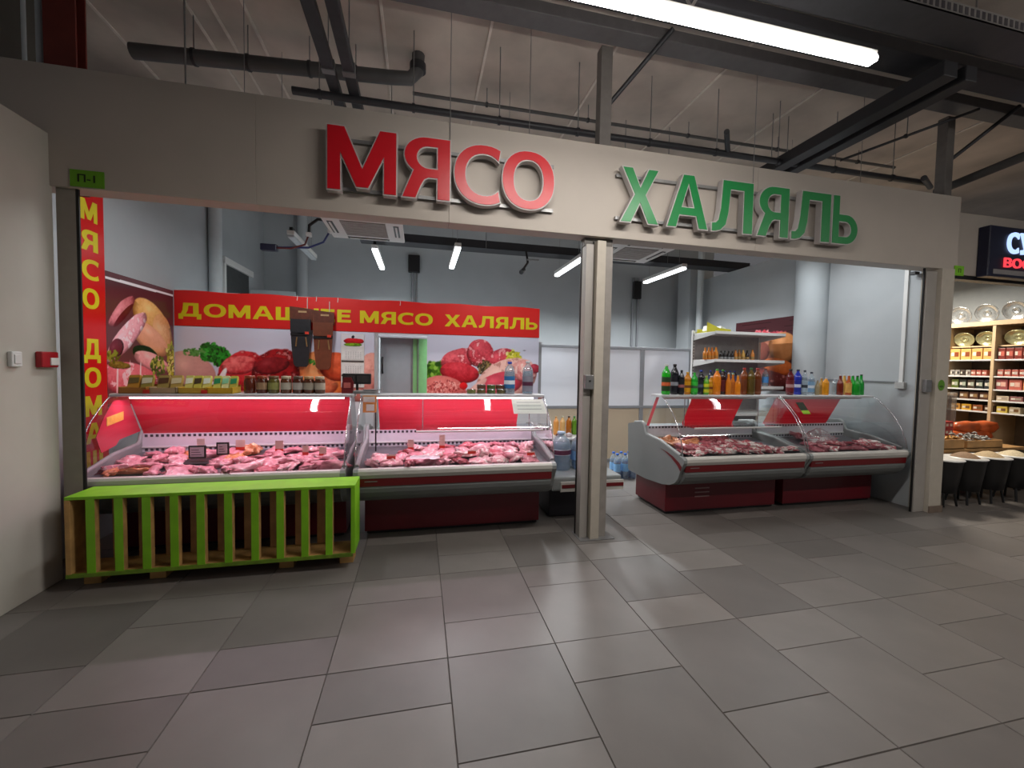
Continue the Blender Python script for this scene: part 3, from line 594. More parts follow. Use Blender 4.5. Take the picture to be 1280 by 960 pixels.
# ================================================================== DISPLAY CASES
CURVE = [(.452, 1.270), (.40, 1.245), (.31, 1.17), (.226, 1.086), (.158, .99), (.11, .90), (.075, .80), (.052, .700)]
PANEL = [(.02, .64), (.022, .67), (.04, .69), (.10, .70), (.25, .735), (.44, .783), (.62, .80), (.735, .812), (.765, .84), (.785, .90), (.80, .925), (.84, .936),
         (1.0, .915), (1.13, .89), (1.14, .87), (1.125, .60), (1.11, .33), (1.08, .31), (.71, .309), (.38, .337), (.25, .365), (.16, .408), (.11, .46), (.076, .545), (.045, .60)]
def make_case(x0, w, label, group, lit=False, doors=((0, 1),), rail=None, vents=(), rod=None, stripe_l=False):
    y0 = 3.5; t = thing('meat_display_case', label, 'display case', (x0+w/2, y0+.55, 0), group); xa, xb = x0+.04, x0+w-.04
    S = lambda prof, a, b: MB().sweepx([(y0+p, z) for p, z in prof], a, b)
    S([(.02, .645), (.022, .675), (.035, .69), (.06, .697), (.09, .69), (.09, .62), (.035, .613)], xa, xb).build('front_lip', M_CASEL, t)
    S([(.038, .613), (.043, .545), (.12, .545), (.12, .613)], xa, xb).build('red_stripe', M_CASER, t)
    lw = S([(.05, .545), (.046, .525), (.055, .49), (.08, .45), (.12, .415), (.18, .385), (.28, .355), (.38, .337), (1.05, .312), (1.05, .40), (.3, .545)], xa, xb).build('lower_bumper', mat('case_bumper_grey', '6a6d6c', .4, var=.03), t)
    for i, (a, b) in enumerate(((x0, xa), (xb, x0+w))):
        e = S(PANEL, a, b).build('end_panel', M_CASEG, t)
        if stripe_l and i == 0:
            sw = [(.05, .60), (.07, .555), (.12, .60), (.22, .655), (.33, .695), (.42, .715), (.30, .70), (.2, .675), (.1, .635)]
            MB().prism([(y0+p, z) for p, z in sw], (x0, 0, 0), Y, Z, -X, .004).build('red_swoosh', M_CASER, e)
        # rim along the upper edge
        MB().tube([(a*.5+b*.5, y0+p, z+.004) for p, z in PANEL[3:13]], .019, 8).build('panel_rim', mat('panel_rim_grey', '8f9392', .4), e)
    base = B((xa+.01, y0+.385, .035), (xb-.01, y0+1.0, .335), .004).build('base', M_BASER, t)
    B((xa+.03, y0+.40, .012), (xb-.03, y0+.98, .036)).build('plinth', M_BLACK, t)
    for vx, vz in vents: B((vx-.09, y0+.381, vz-.006), (vx+.09, y0+.386, vz+.006)).build('vent_slot', mat('vent_light', '9a7a7a', .4, .3), base)
    for px in (xa+.08, xb-.08):
        for py in (.46, .92): MB().lathe((px, y0+py, 0), [(.028, 0), (.028, .008), (.014, .013)], 10).build('foot', M_BLACK, t)
    S([(.09, .665), (.765, .742), (.765, .72), (.09, .645)], xa, xb).build('tray_floor', M_TRAY, t)
    ib = B((xa, y0+.765, .72), (xb, y0+.80, .905)).build('inner_back', M_INNER, t)
    q = MB(); k = int((xb-xa)/.042)
    for i in range(k):
        px = xa+.02+i*.042; q.box((px, y0+.762, .876), (px+.022, y0+.766, .898)); q.box((px, y0+.762, .750), (px+.022, y0+.766, .772))
    stuff(q.build('grille_slot', M_SLOT, ib))
    B((xa, y0+.755, .778), (xb, y0+.766, .790)).build('inner_ledge', M_WHITE, ib)
    B((xa, y0+.80, .32), (xb, y0+1.10, .885), .01).build('rear_body', M_CASEG, t)
    for a, b in doors:
        da, db = xa+(xb-xa)*a, xa+(xb-xa)*b
        S([(.789, .905), (.785, .905), (.595, 1.258), (.599, 1.258)], da, db).build('rear_door', M_DOORT, t)
    cn = S([(.44, 1.264), (.44, 1.280), (.45, 1.285), (.64, 1.285), (.645, 1.258), (.46, 1.258)], x0, x0+w).build('canopy', M_ALUL, t)
    tb = MB().tube([(xa+.05, y0+.53, 1.246), (xb-.05, y0+.53, 1.246)], .010, 8).build('lamp_tube', M_TUBE if lit else M_WHITE, cn)
    g = MB(); n = len(CURVE)
    for xx in (xa, xb): g.v += [(xx, y0+p, z) for p, z in CURVE]
    g.f += [(i, i+1, n+i+1, n+i) for i in range(n-1)]; g.sm += [True]*(n-1); gl = g.build('front_glass', M_GLASS, t)
    for xx in (x0+.012, x0+w-.012):
        poly = CURVE+[(.10, .702), (.25, .738), (.44, .786), (.62, .803), (.735, .815), (.765, .84), (.79, .905), (.60, 1.258)]
        eg = MB().add([(xx, y0+p, z) for p, z in poly], [tuple(range(len(poly)))]).build('end_glass', M_GLASS, t)
        MB().tube([(xx, y0+p, z) for p, z in CURVE], .0045, 6).build('glass_edge', M_CHROME, eg)
    if rail:
        a, b, z, d = rail; sh = MB().tube([(x0+a, y0+d, z), (x0+b, y0+d, z)], .010, 8).build('shelf_rail', M_WHITE, t)
        B((x0+a, y0+d, z-.003), (x0+b, y0+.74, z+.003)).build('glass_shelf', M_GLASS, t)
        for px in (a+.06, b-.06): MB().tube([(x0+px, y0+.60, z), (x0+px, y0+.60, 1.258)], .005, 6).build('shelf_hanger', M_CHROME, t)
    if rod: MB().tube([(x0+rod, y0+.62, .72), (x0+rod, y0+.58, 1.26)], .007, 8).build('support_rod', M_BLACK, t)
    B((xa+.05, y0+.037, .583), (xa+.15, y0+.0405, .590)).build('badge', M_STEEL, t)
    return t
GC = 'curved glass meat display cases'
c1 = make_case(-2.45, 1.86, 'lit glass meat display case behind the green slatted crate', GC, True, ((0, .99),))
eb = MB().prism([(3.5+d, z) for d, z in ((.30, .83), (.46, .86), (.50, .90), (.765, .93), (.62, 1.22), (.44, 1.23), (.33, 1.10), (.25, .96))], (-2.425, 0, 0), Y, Z, X, .004).build('end_board', M_DOORREFL, c1)  # opaque red sheet standing in for the red door's reflection in the end glass
MB().prism([(3.86, 1.03), (4.05, 1.06), (4.05, 1.13), (3.86, 1.10)], (-2.4205, 0, 0), Y, Z, X, .002).build('yellow_sticker', mat('sticker_yellow', 'd0a048', .5, var=.15, scale=30), eb)
make_case(-.53, 1.75, 'lit glass meat display case with water bottles on top, next to middle pillar', GC, True, ((.06, .90),), (.50, 1.70, .955, .30), (), .12)
make_case(2.53, 1.51, 'unlit glass meat display case showing its curved grey end panel', GC, False, ((0, .025), (.32, .80)), (.34, 1.45, .935, .33), [(3.03, .27), (3.03, .225), (3.03, .18)], None, True)
make_case(4.05, 1.40, 'unlit glass meat display case standing against the far side wall', GC, False, ((.06, .80),))

# ---- raw meat
MT = [meat_mat('meat_pink', 'd78e98', 'b55a6a', 'f0d4d4', .13), meat_mat('meat_red', 'c86a74', '9a3846', 'eccccc', .11), meat_mat('meat_pale', 'e2a8ac', 'c87c86', 'f5e2de', .19),
      meat_mat('meat_dark', 'b05a64', '7c2c38', 'e4bcba', .12), meat_mat('meat_chicken', 'd98a5c', 'b4623c', 'efc9a0', .12), meat_mat('meat_fatty', 'cc6c74', '9c424c', 'f0e6e0', .22)]
def meat_mesh(seed, rx, ry, rz, m, lump=.34):
    rnd = random.Random(seed); bm = bmesh.new(); bmesh.ops.create_icosphere(bm, subdivisions=3, radius=1)
    ph = [(rnd.uniform(.9, 4.6), rnd.uniform(0, 6.28), Vector((rnd.uniform(-1, 1), rnd.uniform(-1, 1), rnd.uniform(-1, 1))).normalized()) for _ in range(9)]
    bend = rnd.uniform(-.3, .3)
    for v in bm.verts:
        c = v.co.copy(); d = 1+sum(lump/(1+.3*i)*.6*math.sin(a*3*c.dot(u)+b) for i, (a, b, u) in enumerate(ph))
        c = c*d; c.x = math.copysign(abs(c.x)**.85, c.x); c.y = math.copysign(abs(c.y)**.85, c.y)
        z = c.z*rz; z = max(z, -rz*.75); v.co = Vector((c.x*rx, c.y*ry+bend*rx*c.x*c.x*.5, z+rz*.75))
    me = bpy.data.meshes.new('meat_cut'); bm.to_mesh(me); bm.free()
    me.polygons.foreach_set('use_smooth', [True]*len(me.polygons)); me.materials.append(m); return me
SH = [(.105, .07, .026), (.09, .075, .022), (.13, .048, .026), (.085, .055, .034), (.10, .085, .018)]
MM = {k: [meat_mesh(50*k+i, *SH[i % 5], MT[k]) for i in range(5)] for k in range(6)}
NTH = 'first second third fourth fifth sixth seventh eighth ninth tenth eleventh twelfth thirteenth fourteenth'.split()
KN = ['rosy raw meat cut', 'red raw meat cut', 'pale pink meat cut', 'dark raw meat cut', 'orange poultry piece', 'red meat cut with white fat']
def lay_meat(x0, w, kinds, rows, step, where, group, d0=.19, zrise=0):
    for r in range(rows):
        d = d0+r*.138; x = x0+.13+(r % 2)*.06; q = 0
        while x < x0+w-.13:
            k = kinds(x-x0, d); 
            if k is None: x += step; continue
            me = MM[k][random.randrange(5)]; o = bpy.data.objects.new('meat_cut', me); COL.objects.link(o)
            dj = d+random.uniform(-.018, .018)
            o.location = (x+random.uniform(-.02, .02), 3.5+dj, .665+(dj-.09)*.114+.002+zrise*random.random())
            o.rotation_euler = (.114+random.uniform(.05, .22), random.uniform(-.12, .12), random.choice((0, PI/2, PI, .5, -.5, 1.1, -1.1, 2.2))+random.uniform(-.3, .3))
            s = random.uniform(.85, 1.15); o.scale = (s, s, s*random.uniform(.9, 1.35))
            q += 1; tag(o, '%s, %s from the %s, row %s, %s' % (KN[k], NTH[q-1], where[0], ('one', 'two', 'three', 'four')[r], where[1]), 'meat', group); x += step*random.uniform(.9, 1.12)
R = random.random
def k1(x, d): 
    if x < .42 and d < .24: return 4
    if .55 < x < .80 and .28 < d < .50: return None
    return 4 if (.36 < x < 1.05 and d > .42 and R() < .6) else (0 if R() < .6 else (2 if R() < .6 else 1))
lay_meat(-2.45, 1.86, k1, 4, .158, ('wall', 'lit case behind crate'), 'meat in the first lit case')
lay_meat(-.53, 1.75, lambda x, d: (None if (x < .42 and d > .38) else (2 if R() < .45 else (0 if R() < .6 else 1))), 4, .155, ('scale', 'lit case by the pillar'), 'meat cuts in the second lit case', zrise=.01)
lay_meat(2.53, 1.51, lambda x, d: (None if (x > 1.05 and d > .38) or (x > 1.2 and d > .28) else (4 if (x < .45 and d > .42) else (5 if (d < .26 or R() < .25) else (3 if R() < .35 else 1)))), 4, .135,
         ('curved panel', 'first unlit case'), 'meat cuts in the first unlit case', zrise=.02)
lay_meat(4.05, 1.40, lambda x, d: (None if d > .45 and (x < .45 or x > .9) else (None if x < .2 else (5 if R() < .6 else 3))), 4, .15,
         ('next case', 'wall-side unlit case'), 'meat cuts in the second unlit case', zrise=.015)
# trays and price tags standing in the meat
t = thing('meat_tray', 'black oblong tray under a framed price card in the first lit case', 'tray', (-1.74, 3.90, .705))
MB().prism([(-.17, -.07), (.17, -.07), (.17, .07), (-.17, .07)], (-1.74, 3.905, .706), X, (0, .994, .113), (0, -.113, .994), .018).build('tray_body', M_BLACK, t)
def price(x, d, z, w, h, label, kind=0):
    t = thing('price_tag', label, 'price tag', (x, 3.5+d, z), 'price tags in the meat cases')
    if kind == 1:
        B((x-w/2, 3.5+d, z), (x+w/2, 3.5+d+.012, z+h), .006).build('tag_frame', M_BLACK, t)
        c = B((x-w/2+.014, 3.5+d-.003, z+.014), (x+w/2-.014, 3.5+d, z+h-.014)).build('tag_card', mat('tag_lilac', 'cfc0cf', .5), t)
        for i in range(3): B((x-w/2+.024, 3.5+d-.004, z+.03+i*.02), (x+w/2-.03-.01*i, 3.5+d-.003, z+.036+i*.02)).build('tag_line', mat('tag_ink', '6a5a70', .6), c)
    else:
        B((x-w/2, 3.5+d, z+.022), (x+w/2, 3.5+d+.003, z+h)).build('tag_card', mat('tag_pinkish', 'd6b8b0', .5), t)
        B((x-w/2, 3.5+d-.001, z), (x+w/2, 3.5+d+.004, z+.026)).build('tag_base', mat('tag_red', 'd0301e', .4), t)
price(-1.815, .40, .745, .13, .11, 'black framed price card nearest the first lit case front', 1)
price(-1.655, .47, .755, .10, .11, 'smaller black framed price card behind the larger one', 1)
price(-1.86, .56, .775, .06, .11, 'white and red price tag behind the black framed card', 0)
price(-1.56, .58, .775, .075, .09, 'white and red price tag beside the smaller framed card', 0)
price(-1.22, .50, .765, .065, .10, 'white price tag leaning among orange poultry pieces', 0)
price(-.985, .42, .745, .05, .085, 'beige price tag with red base, middle of the first lit case', 0)
price(-.83, .36, .74, .06, .085, 'beige price tag with red base near the first case end', 0)
price(-.08, .47, .755, .055, .10, 'clear and red price tag left of the tall tag, second lit case', 0)
price(.215, .50, .76, .055, .13, 'tall white and red price tag in the second lit case', 0)
price(.47, .22, .755, .075, .035, 'flat white price tag on meat, middle of second lit case', 0)
price(-.24, .20, .735, .075, .04, 'flat pink price tag on meat near the black rod', 0)
price(1.02, .18, .735, .075, .035, 'flat white price tag at the pillar end of the second lit case', 0)
t = thing('plastic_wrap', 'crumpled white plastic wrap on meat in the second lit case', 'wrap', (.05, 3.63, .75))
bm_ = MB(); rr = random.Random(5)
gv = [[(-.08+.032*i, 3.60+.02*j, .742+.012*rr.random()+.012*j*.3) for i in range(9)] for j in range(5)]
for j in range(4):
    for i in range(8): bm_.add([gv[j][i], gv[j][i+1], gv[j+1][i+1], gv[j+1][i]], [(0, 1, 2, 3)])
bm_.build('wrap_sheet', mat('white_plastic', 'e0d8dc', .25), t)
t = thing('plastic_bag', 'clear crumpled plastic bag over red meat, case against the side wall', 'bag', (4.62, 3.94, .74))
bm_ = MB(); pts = []
for j in range(7):
    for i in range(14):
        a = 2*PI*i/14; rd = (.17, .18, .16, .13, .10, .06, .02)[j]*(1+.18*rr.uniform(-1, 1)); pts.append((4.62+rd*1.2*math.cos(a), 3.94+rd*.6*math.sin(a), .75+.025*j+.008*rr.uniform(-1, 1)))
bm_.add(pts, [(j*14+i, j*14+(i+1) % 14, (j+1)*14+(i+1) % 14, (j+1)*14+i) for j in range(6) for i in range(14)], True)
bm_.build('bag_film', glass('bag_film', (.9, .9, .92), .06, .7, .22, (.75, .75, .78)), t)

# ================================================================== THINGS ON THE COUNTERS
CT = 1.2852
def colmat(c, rough=.22, kind='liq'):
    return mat('%s_%s' % (kind, c), c, rough, var=.06, scale=30)
def bottle(name, x, y, z, r, h, body, cap, labelc, label, group, cat='bottle', shape='soda', lab=(.30, .66), clear=False, band2=None):
    t = thing(name, label, cat, (x, y, z), group); f = r/.0424
    if shape == 'soda': pr = [(r*.80, 0), (r, h*.04), (r*.97, h*.30), (r, h*.34), (r, h*.66), (r*.93, h*.725), (r*.72, h*.79), (r*.45, h*.86), (r*.34, h*.90), (r*.34, h*.935)]
    elif shape == 'beer': pr = [(r*.9, 0), (r, h*.03), (r, h*.52), (r*.85, h*.62), (r*.48, h*.76), (r*.40, h*.94), (r*.42, h*.955)]
    elif shape == 'jug': pr = [(r*.92, 0), (r, h*.04), (r*.97, h*.25), (r, h*.27), (r*.97, h*.42), (r, h*.44), (r, h*.66), (r*.85, h*.78), (r*.45, h*.88), (r*.27, h*.92), (r*.27, h*.95)]
    else: pr = [(r*.92, 0), (r, h*.05), (r, h*.70), (r*.8, h*.80), (r*.45, h*.88), (r*.42, h*.94)]
    n = 16
    MB().lathe((x, y, z), pr, n).build('bottle_body', M_GLASSY if clear else colmat(body, .18), t)
    if clear and clear != 'empty': 
        MB().lathe((x, y, z), [(r*.70, h*.02), (r*.86, h*.05), (r*.86, h*.60), (r*.70, h*.70)], n).build('liquid', glass('water_%s' % body, lin(tuple(int(body[i:i+2], 16)/255 for i in (0, 2, 4))), .0, .1, .25, hx(body)), t)
    MB().lathe((x, y, z), [(r*.40, h*.935), (r*.42, h*.94), (r*.42, h*.99), (r*.36, h)], 12).build('cap', colmat(cap, .35, 'cap'), t)
    if labelc:
        L = MB().lathe((x, y, z), [(r*1.015, h*lab[0]), (r*1.02, h*(lab[0]+.01)), (r*1.02, h*(lab[1]-.01)), (r*1.015, h*lab[1])], n, False).build('bottle_label', colmat(labelc, .4, 'lab'), t)
        if band2:
            a = (lab[0]+lab[1])/2
            MB().lathe((x, y, z), [(r*1.028, h*(a-.06)), (r*1.03, h*(a-.05)), (r*1.03, h*(a+.05)), (r*1.028, h*(a+.06))], n, False).build('label_band', colmat(band2, .4, 'lab'), L)
    return t
def px2x(px, yy):   # x on the plane of given depth for a column of the photograph (measured once while building)
    a = YAW+math.atan((px-640)/FPX); return yy*math.tan(a)
G1 = 'drink bottles on the unlit cases'
BT = [ # px, top z, radius, body, cap, label, band, shape, wording
 (832.5, 1.605, .043, '18a018', 'c8ccc4', '1f3a1c', 'c05a30', 'soda', 'large green soda bottle with dark wrap, first in the row on the unlit case'),
 (843, 1.610, .042, '12121c', '101014', '14141f', '8a8f98', 'soda', 'large black cola bottle beside the large green bottle'),
 (851.7, 1.545, .030, '15151d', '101014', '17171f', '9a5a5a', 'soda', 'smaller black cola bottle beside the large black one'),
 (859.4, 1.525, .037, 'c07a1c', 'c89a30', 'd89a18', '7a4a2a', 'soda', 'short bottle with broad orange-yellow wrap on the unlit case'),
 (868, 1.520, .033, '1c9a2c', '2aa030', '2fae36', '3a5a3a', 'soda', 'short green soda bottle next to the orange-yellow wrap'),
 (876, 1.550, .036, '15161e', '2038a0', '1b1c26', '55607a', 'soda', 'dark cola bottle with a blue cap, sixth in the row'),
 (883, 1.485, .027, '5a9a2a', 'b0b828', 'c8c828', '5a7a2a', 'soda', 'small lime bottle with yellow-green label on the unlit case'),
 (889, 1.485, .030, 'c98a20', 'e0d8d0', 'd8a020', '7a3a20', 'soda', 'small amber bottle with yellow label and white cap'),
 (896, 1.565, .038, 'd87a18', '3f9a30', None, None, 'soda', 'bright orange juice bottle with green cap on the unlit case'),
 (903.4, 1.560, .033, '2c1212', '3f8a40', '5a1a20', None, 'soda', 'dark brown cola bottle with green cap beside orange juice'),
 (910.6, 1.525, .026, 'd07a20', 'c8c8c8', None, None, 'beer', 'slim orange soda bottle, nearest the dark brown cola'),
 (916, 1.520, .025, 'c8741c', '9ac8b0', 'b86a20', None, 'beer', 'slim orange soda bottle between two others, pale green cap'),
 (922.3, 1.495, .028, 'dc8218', 'd09048', None, None, 'beer', 'slim orange soda bottle beside the tall brown bottles'),
 (930, 1.585, .040, '7a3c14', 'b03030', '6a3412', None, 'soda', 'tall brown kvass-coloured bottle with red cap beside slim orange ones'),
 (938.7, 1.585, .038, '5e4a12', '2f6a34', '54420f', None, 'soda', 'tall olive brown bottle with green cap'),
 (946.4, 1.585, .040, '74380f', 'b03030', '643010', None, 'soda', 'tall brown bottle with red cap at the canopy end of its row'),
 (987.7, 1.580, .037, '5e1018', '1a1416', '6a1820', 'b08a8a', 'soda', 'dark red drink bottle beside the blue bottle'),
 (997, 1.578, .038, '2234a8', '141a3a', '1c2c96', 'c8d0e8', 'soda', 'deep blue drink bottle on the case by the wall'),
 (1005.5, 1.570, .031, 'b8c8d0', '16202c', '9fb4c4', '2c3440', 'soda', 'clear bottle with dark label mark beside the blue bottle'),
 (1014, 1.550, .034, 'b4c6d4', '182434', '7aa0c0', 'd8e0e8', 'soda', 'clear water bottle with pale blue label on the wall case'),
 (1022, 1.455, .022, '9a8a6a', '8a8a8a', None, None, 'beer', 'small grey-amber glass bottle beside clear water bottles'),
 (1026.8, 1.485, .026, 'b08a4a', 'b0b0b4', None, None, 'beer', 'pale amber glass bottle with silver cap'),
 (1032.3, 1.485, .031, 'd08a1c', 'b0b0b4', None, None, 'round', 'round orange glass bottle on the wall case'),
 (1044, 1.480, .030, 'c0c0bc', 'b0b0b4', None, None, 'round', 'round clear whitish bottle between orange and red-brown ones'),
 (1051, 1.525, .031, '6a2010', 'b8b8bc', None, 'c8a070', 'beer', 'red-brown glass bottle with silver cap on the wall case'),
 (1057.8, 1.525, .029, 'c8a050', 'b8b8bc', None, None, 'beer', 'pale yellow glass bottle with silver cap'),
 (1063.8, 1.525, .029, 'a8501c', 'b8b8bc', 'd0a050', None, 'beer', 'orange-brown glass bottle beside pale yellow one'),
 (1070.5, 1.525, .031, '18962a', 'b8b8bc', None, None, 'beer', 'green glass bottle with silver cap'),
 (1076.5, 1.515, .029, '118a24', '14301c', None, None, 'beer', 'green glass bottle between two other green ones'),
 (1083, 1.530, .031, '149030', '12301a', None, None, 'beer', 'tall green glass bottle, last in the row by the wall'),
]
for i, (px, zt, r, bc, cc, lc, b2, shp, lb) in enumerate(BT):
    y = 4.06+(.03 if i % 2 else -.02); x = px2x(px, y); x -= max(0, x-5.0)*.17
    clear = bc in ('b8c8d0', 'b4c6d4', 'c0c0bc')
    lab = (.08, .62) if i in (1, 2) else ((.12, .58) if lc else (.3, .6))
    bottle('drink_bottle', x, y, CT, r*1.10, zt-CT+.012, bc, cc, lc, lb, G1, 'bottle', shp, lab, clear, b2 if lc else None)
# water bottles on the second lit case
bottle('water_bottle', .885, 4.06, CT, .055, .325, 'b9cfdf', '1d3fb0', '2f6ea8', 'large clear water bottle with blue cap and blue label on the lit case', None, 'bottle', 'jug', (.18, .55), True, 'e0e6ee')
bottle('water_bottle', 1.075, 4.06, CT, .055, .335, 'b9cfdf', 'c8ccd0', '8a8a98', 'large clear water bottle with grey label at the lit case end', None, 'bottle', 'jug', (.08, .55), True, '5a2a44')
# jars on the first lit case
jl = ['dark red preserve jar first beside the packets', 'dark red preserve jar second from the packets', 'olive green preserve jar on the lit case', 'brown preserve jar with pale label, middle of the jars',
      'brown preserve jar with grey label after the middle jar', 'brown preserve jar next to last in the row', 'brown preserve jar last of the row by the red sachet']
for i, px in enumerate((312, 327.5, 342, 357.5, 372.5, 386, 399.5)):
    y = 4.06; x = px2x(px, y); t = thing('preserve_jar', jl[i], 'jar', (x, y, CT), 'preserve jars on the first lit case')
    c = ['5a2414', '4e2012', '5a5020', '5c3018', '4c2416', '522a18', '4e2a16'][i]; r, h = .046, .155
    MB().lathe((x, y, CT), [(r*.9, 0), (r, .008), (r, h*.70), (r*.86, h*.80), (r*.8, h*.84)], 16).build('jar_body', colmat(c, .15), t)
    MB().lathe((x, y, CT), [(r*.86, h*.84), (r*.88, h*.86), (r*.88, h*.98), (r*.80, h)], 16).build('jar_lid', colmat(['8a3a1c', '8a3a1c', '6a4a2c', 'b09a80', '5a4438', 'b08a60', 'b09a80'][i], .35, 'lid'), t)
    if i > 0: MB().lathe((x, y, CT), [(r*1.015, h*.22), (r*1.02, h*.24), (r*1.02, h*.60), (r*1.015, h*.62)], 16, False).build('jar_label', colmat(['', '9a7a5a', '8a8a4a', 'b0a898', 'a8a098', '9a9080', 'a89c8c'][i], .5, 'lab'), t)
t = thing('sachet', 'dark red spice sachet standing after the jars', 'sachet', (-.66, 4.07, CT))
MB().prism([(-.05, 0), (.05, 0), (.055, .10), (.03, .15), (-.03, .148), (-.048, .09)], (-.66, 4.06, CT), X, Z, Y, .03).build('sachet_body', colmat('6a1c20', .3), t)
B((-.69, 4.056, CT+.05), (-.63, 4.06, CT+.10)).build('sachet_label', colmat('b8605a', .4, 'lab'), t)
# packets in cardboard trays
def packets(x, w, tray, cols, lb, k):
    t = thing('carton_tray', lb, 'tray', (x, 4.03, CT), 'packet trays on the first lit case')
    b = MB(); y0, y1 = 3.955, 4.13; tk = .004
    b.box((x-w/2, y0, CT), (x+w/2, y1, CT+tk)); b.box((x-w/2, y0, CT), (x+w/2, y0+tk, CT+.05)); b.box((x-w/2, y1-tk, CT), (x+w/2, y1, CT+.07))
    b.box((x-w/2, y0, CT), (x-w/2+tk, y1, CT+.055)); b.box((x+w/2-tk, y0, CT), (x+w/2, y1, CT+.055)); b.build('tray_body', colmat(tray, .6, 'card'), t)
    n = len(cols)
    for i, (c, c2) in enumerate(cols):
        px = x-w/2+(i+.5)*w/n; pw = w/n*.42; q = thing('seasoning_packet', 'upright packet %d in %s' % (i+1, lb), 'packet', (px, 4.06, CT+tk+.001), None)
        q['label'] = ('%s packet standing in the %s' % (PN[(k*3+i) % len(PN)], lb)); q['group'] = 'seasoning packets on the first lit case'
        MB().prism([(-pw, 0), (pw, 0), (pw*1.02, .13), (pw*.9, .152), (-pw*.9, .15), (-pw*1.02, .13)], (px, 4.035, CT+tk+.001), X, (0, .28, .96), (0, .96, -.28), .03).build('packet_body', colmat(c, .3), q)
        MB().prism([(-pw*.9, .075), (pw*.9, .085), (pw*.9, .13), (-pw*.9, .125)], (px, 4.0345, CT+tk+.0005), X, (0, .28, .96), (0, -.96, .28), .003).build('packet_print', colmat(c2, .35, 'lab'), q)
PN = ['amber', 'olive', 'gold', 'pale yellow', 'cream', 'lemon', 'green-topped', 'lime', 'white and green', 'mint', 'light green', 'silver-green']
packets(-2.30, .19, 'a8702c', [('b8862c', '6a5a2c'), ('9a8a3a', 'd8d0b0')], 'orange carton tray at the wall end', 0)
packets(-2.085, .19, 'b09470', [('a08a4a', '5a3a22'), ('b89a50', 'd8c8a0')], 'brown carton tray next to the wall one', 1)
packets(-1.875, .20, 'c09a30', [('d0c86a', 'e8e8d0'), ('c8c050', '4a3a26'), ('d8d070', 'e0e8d8')], 'yellow carton tray in the middle', 2)
packets(-1.665, .19, 'c8a020', [('c8c860', '2f8a5a'), ('d8d8a0', '8ac8a0'), ('c0b850', '2f8a5a')], 'yellow carton tray beside the jars', 3)
for i, x in enumerate((-2.20, -1.78)):
    t = tag(B((x-.022, 3.948, CT+.002), (x+.022, 3.953, CT+.032)).build('shelf_ticket', mat('ticket_red', 'c8281c', .4), off=(x, 3.95, CT)), ['small red ticket before the brown carton tray', 'small red ticket before the yellow carton trays'][i], 'ticket')
# cans on the second lit case
def can(x, z, lb, c):
    t = thing('tin_can', lb, 'can', (x, 4.07, z), 'tin cans on the second lit case'); r, h = .043, .046
    MB().lathe((x, 4.07, z), [(r*.95, 0), (r, .003), (r, h-.003), (r*.95, h)], 18).build('can_body', M_CHROME, t)
    MB().lathe((x, 4.07, z), [(r*1.01, .006), (r*1.01, h-.006)], 18, False).build('can_label', colmat(c, .4, 'lab'), t)
for i, (x, k) in enumerate(((.50, 0), (.60, 0), (.70, 0), (.80, 0), (.60, 1), (.70, 1), (.79, 1))):
    can(x, CT+k*.0465, ['single tin can standing apart at the stack foot', 'bottom tin can of the first stacked pair', 'bottom tin can of the second stacked pair', 'bottom tin can of the pair beside the water bottle',
        'top tin can of the first stacked pair', 'top tin can of the second stacked pair', 'top tin can of the pair beside the water bottle'][i], ['6a6a3a', '5a4a2a', '4f5a30', '5a5030', '5a3a2a', '4a5a2c', '5a3a26'][i])
# scale between the lit cases
t = thing('weighing_scale', 'shop scale with black display on a post between the lit cases', 'scale', (-.56, 4.05, CT))
B((-.60, 3.98, CT), (-.40, 4.14, CT+.028), .008).build('scale_base', M_STEEL, t)
B((-.515, 3.985, CT+.032), (-.345, 4.135, CT+.042), .004).build('weighing_plate', M_CHROME, t)
MB().tube([(-.58, 4.12, CT+.02), (-.58, 4.12, CT+.10)], .012, 10).build('display_post', M_BLACK, t)
dsp = B((-.71, 4.095, CT+.085), (-.455, 4.135, CT+.185), .008).build('display_housing', M_BLACK, t)
B((-.695, 4.092, CT+.10), (-.595, 4.096, CT+.17)).build('display_window', mat('display_grey', '3a3636', .2), dsp)
B((-.58, 4.092, CT+.10), (-.47, 4.096, CT+.17)).build('display_window', mat('display_grey', '3a3636', .2), dsp)
t = thing('payment_card_stand', 'orange and white card stand at the lit case corner', 'card stand', (-.45, 3.93, 1.16))
B((-.505, 3.925, 1.12), (-.385, 3.932, 1.275), .003).build('card', mat('card_orange', 'cf8a4a', .45, var=.15, scale=12), t)
B((-.475, 3.922, 1.135), (-.405, 3.926, 1.195)).build('card_panel', M_PAPER, t)
B((-.50, 3.922, 1.215), (-.40, 3.926, 1.265)).build('card_panel', M_PAPER, t)
t = thing('notice', 'white paper notice taped to the curved glass beside the water bottles', 'notice', (1.04, 3.93, 1.17))
MB().prism([(-.165, 0), (.165, 0), (.15, .17), (-.165, .17)], (1.035, 3.775, 1.115), X, (0, .66, .75), (0, -.75, .66), .002).build('sheet', M_PAPER, t)
for i in range(3): MB().prism([(-.12, .05+.04*i), (.12, .05+.04*i), (.12, .056+.04*i), (-.12, .056+.04*i)], (1.035, 3.7735, 1.1165), X, (0, .66, .75), (0, -.75, .66), .001).build('notice_line', mat('pale_ink', '8f8f94', .6), t)
t = thing('sticker', 'green and black sticker hanging on the glass of the wall case', 'sticker', (4.20, 3.83, 1.17))
MB().prism([(-.05, .05), (.05, .05), (.05, .16), (-.05, .16)], (4.22, 3.735, 1.09), X, (0, .64, .77), (0, -.77, .64), .002).build('sticker_top', mat('sticker_black', '20281c', .4), t)
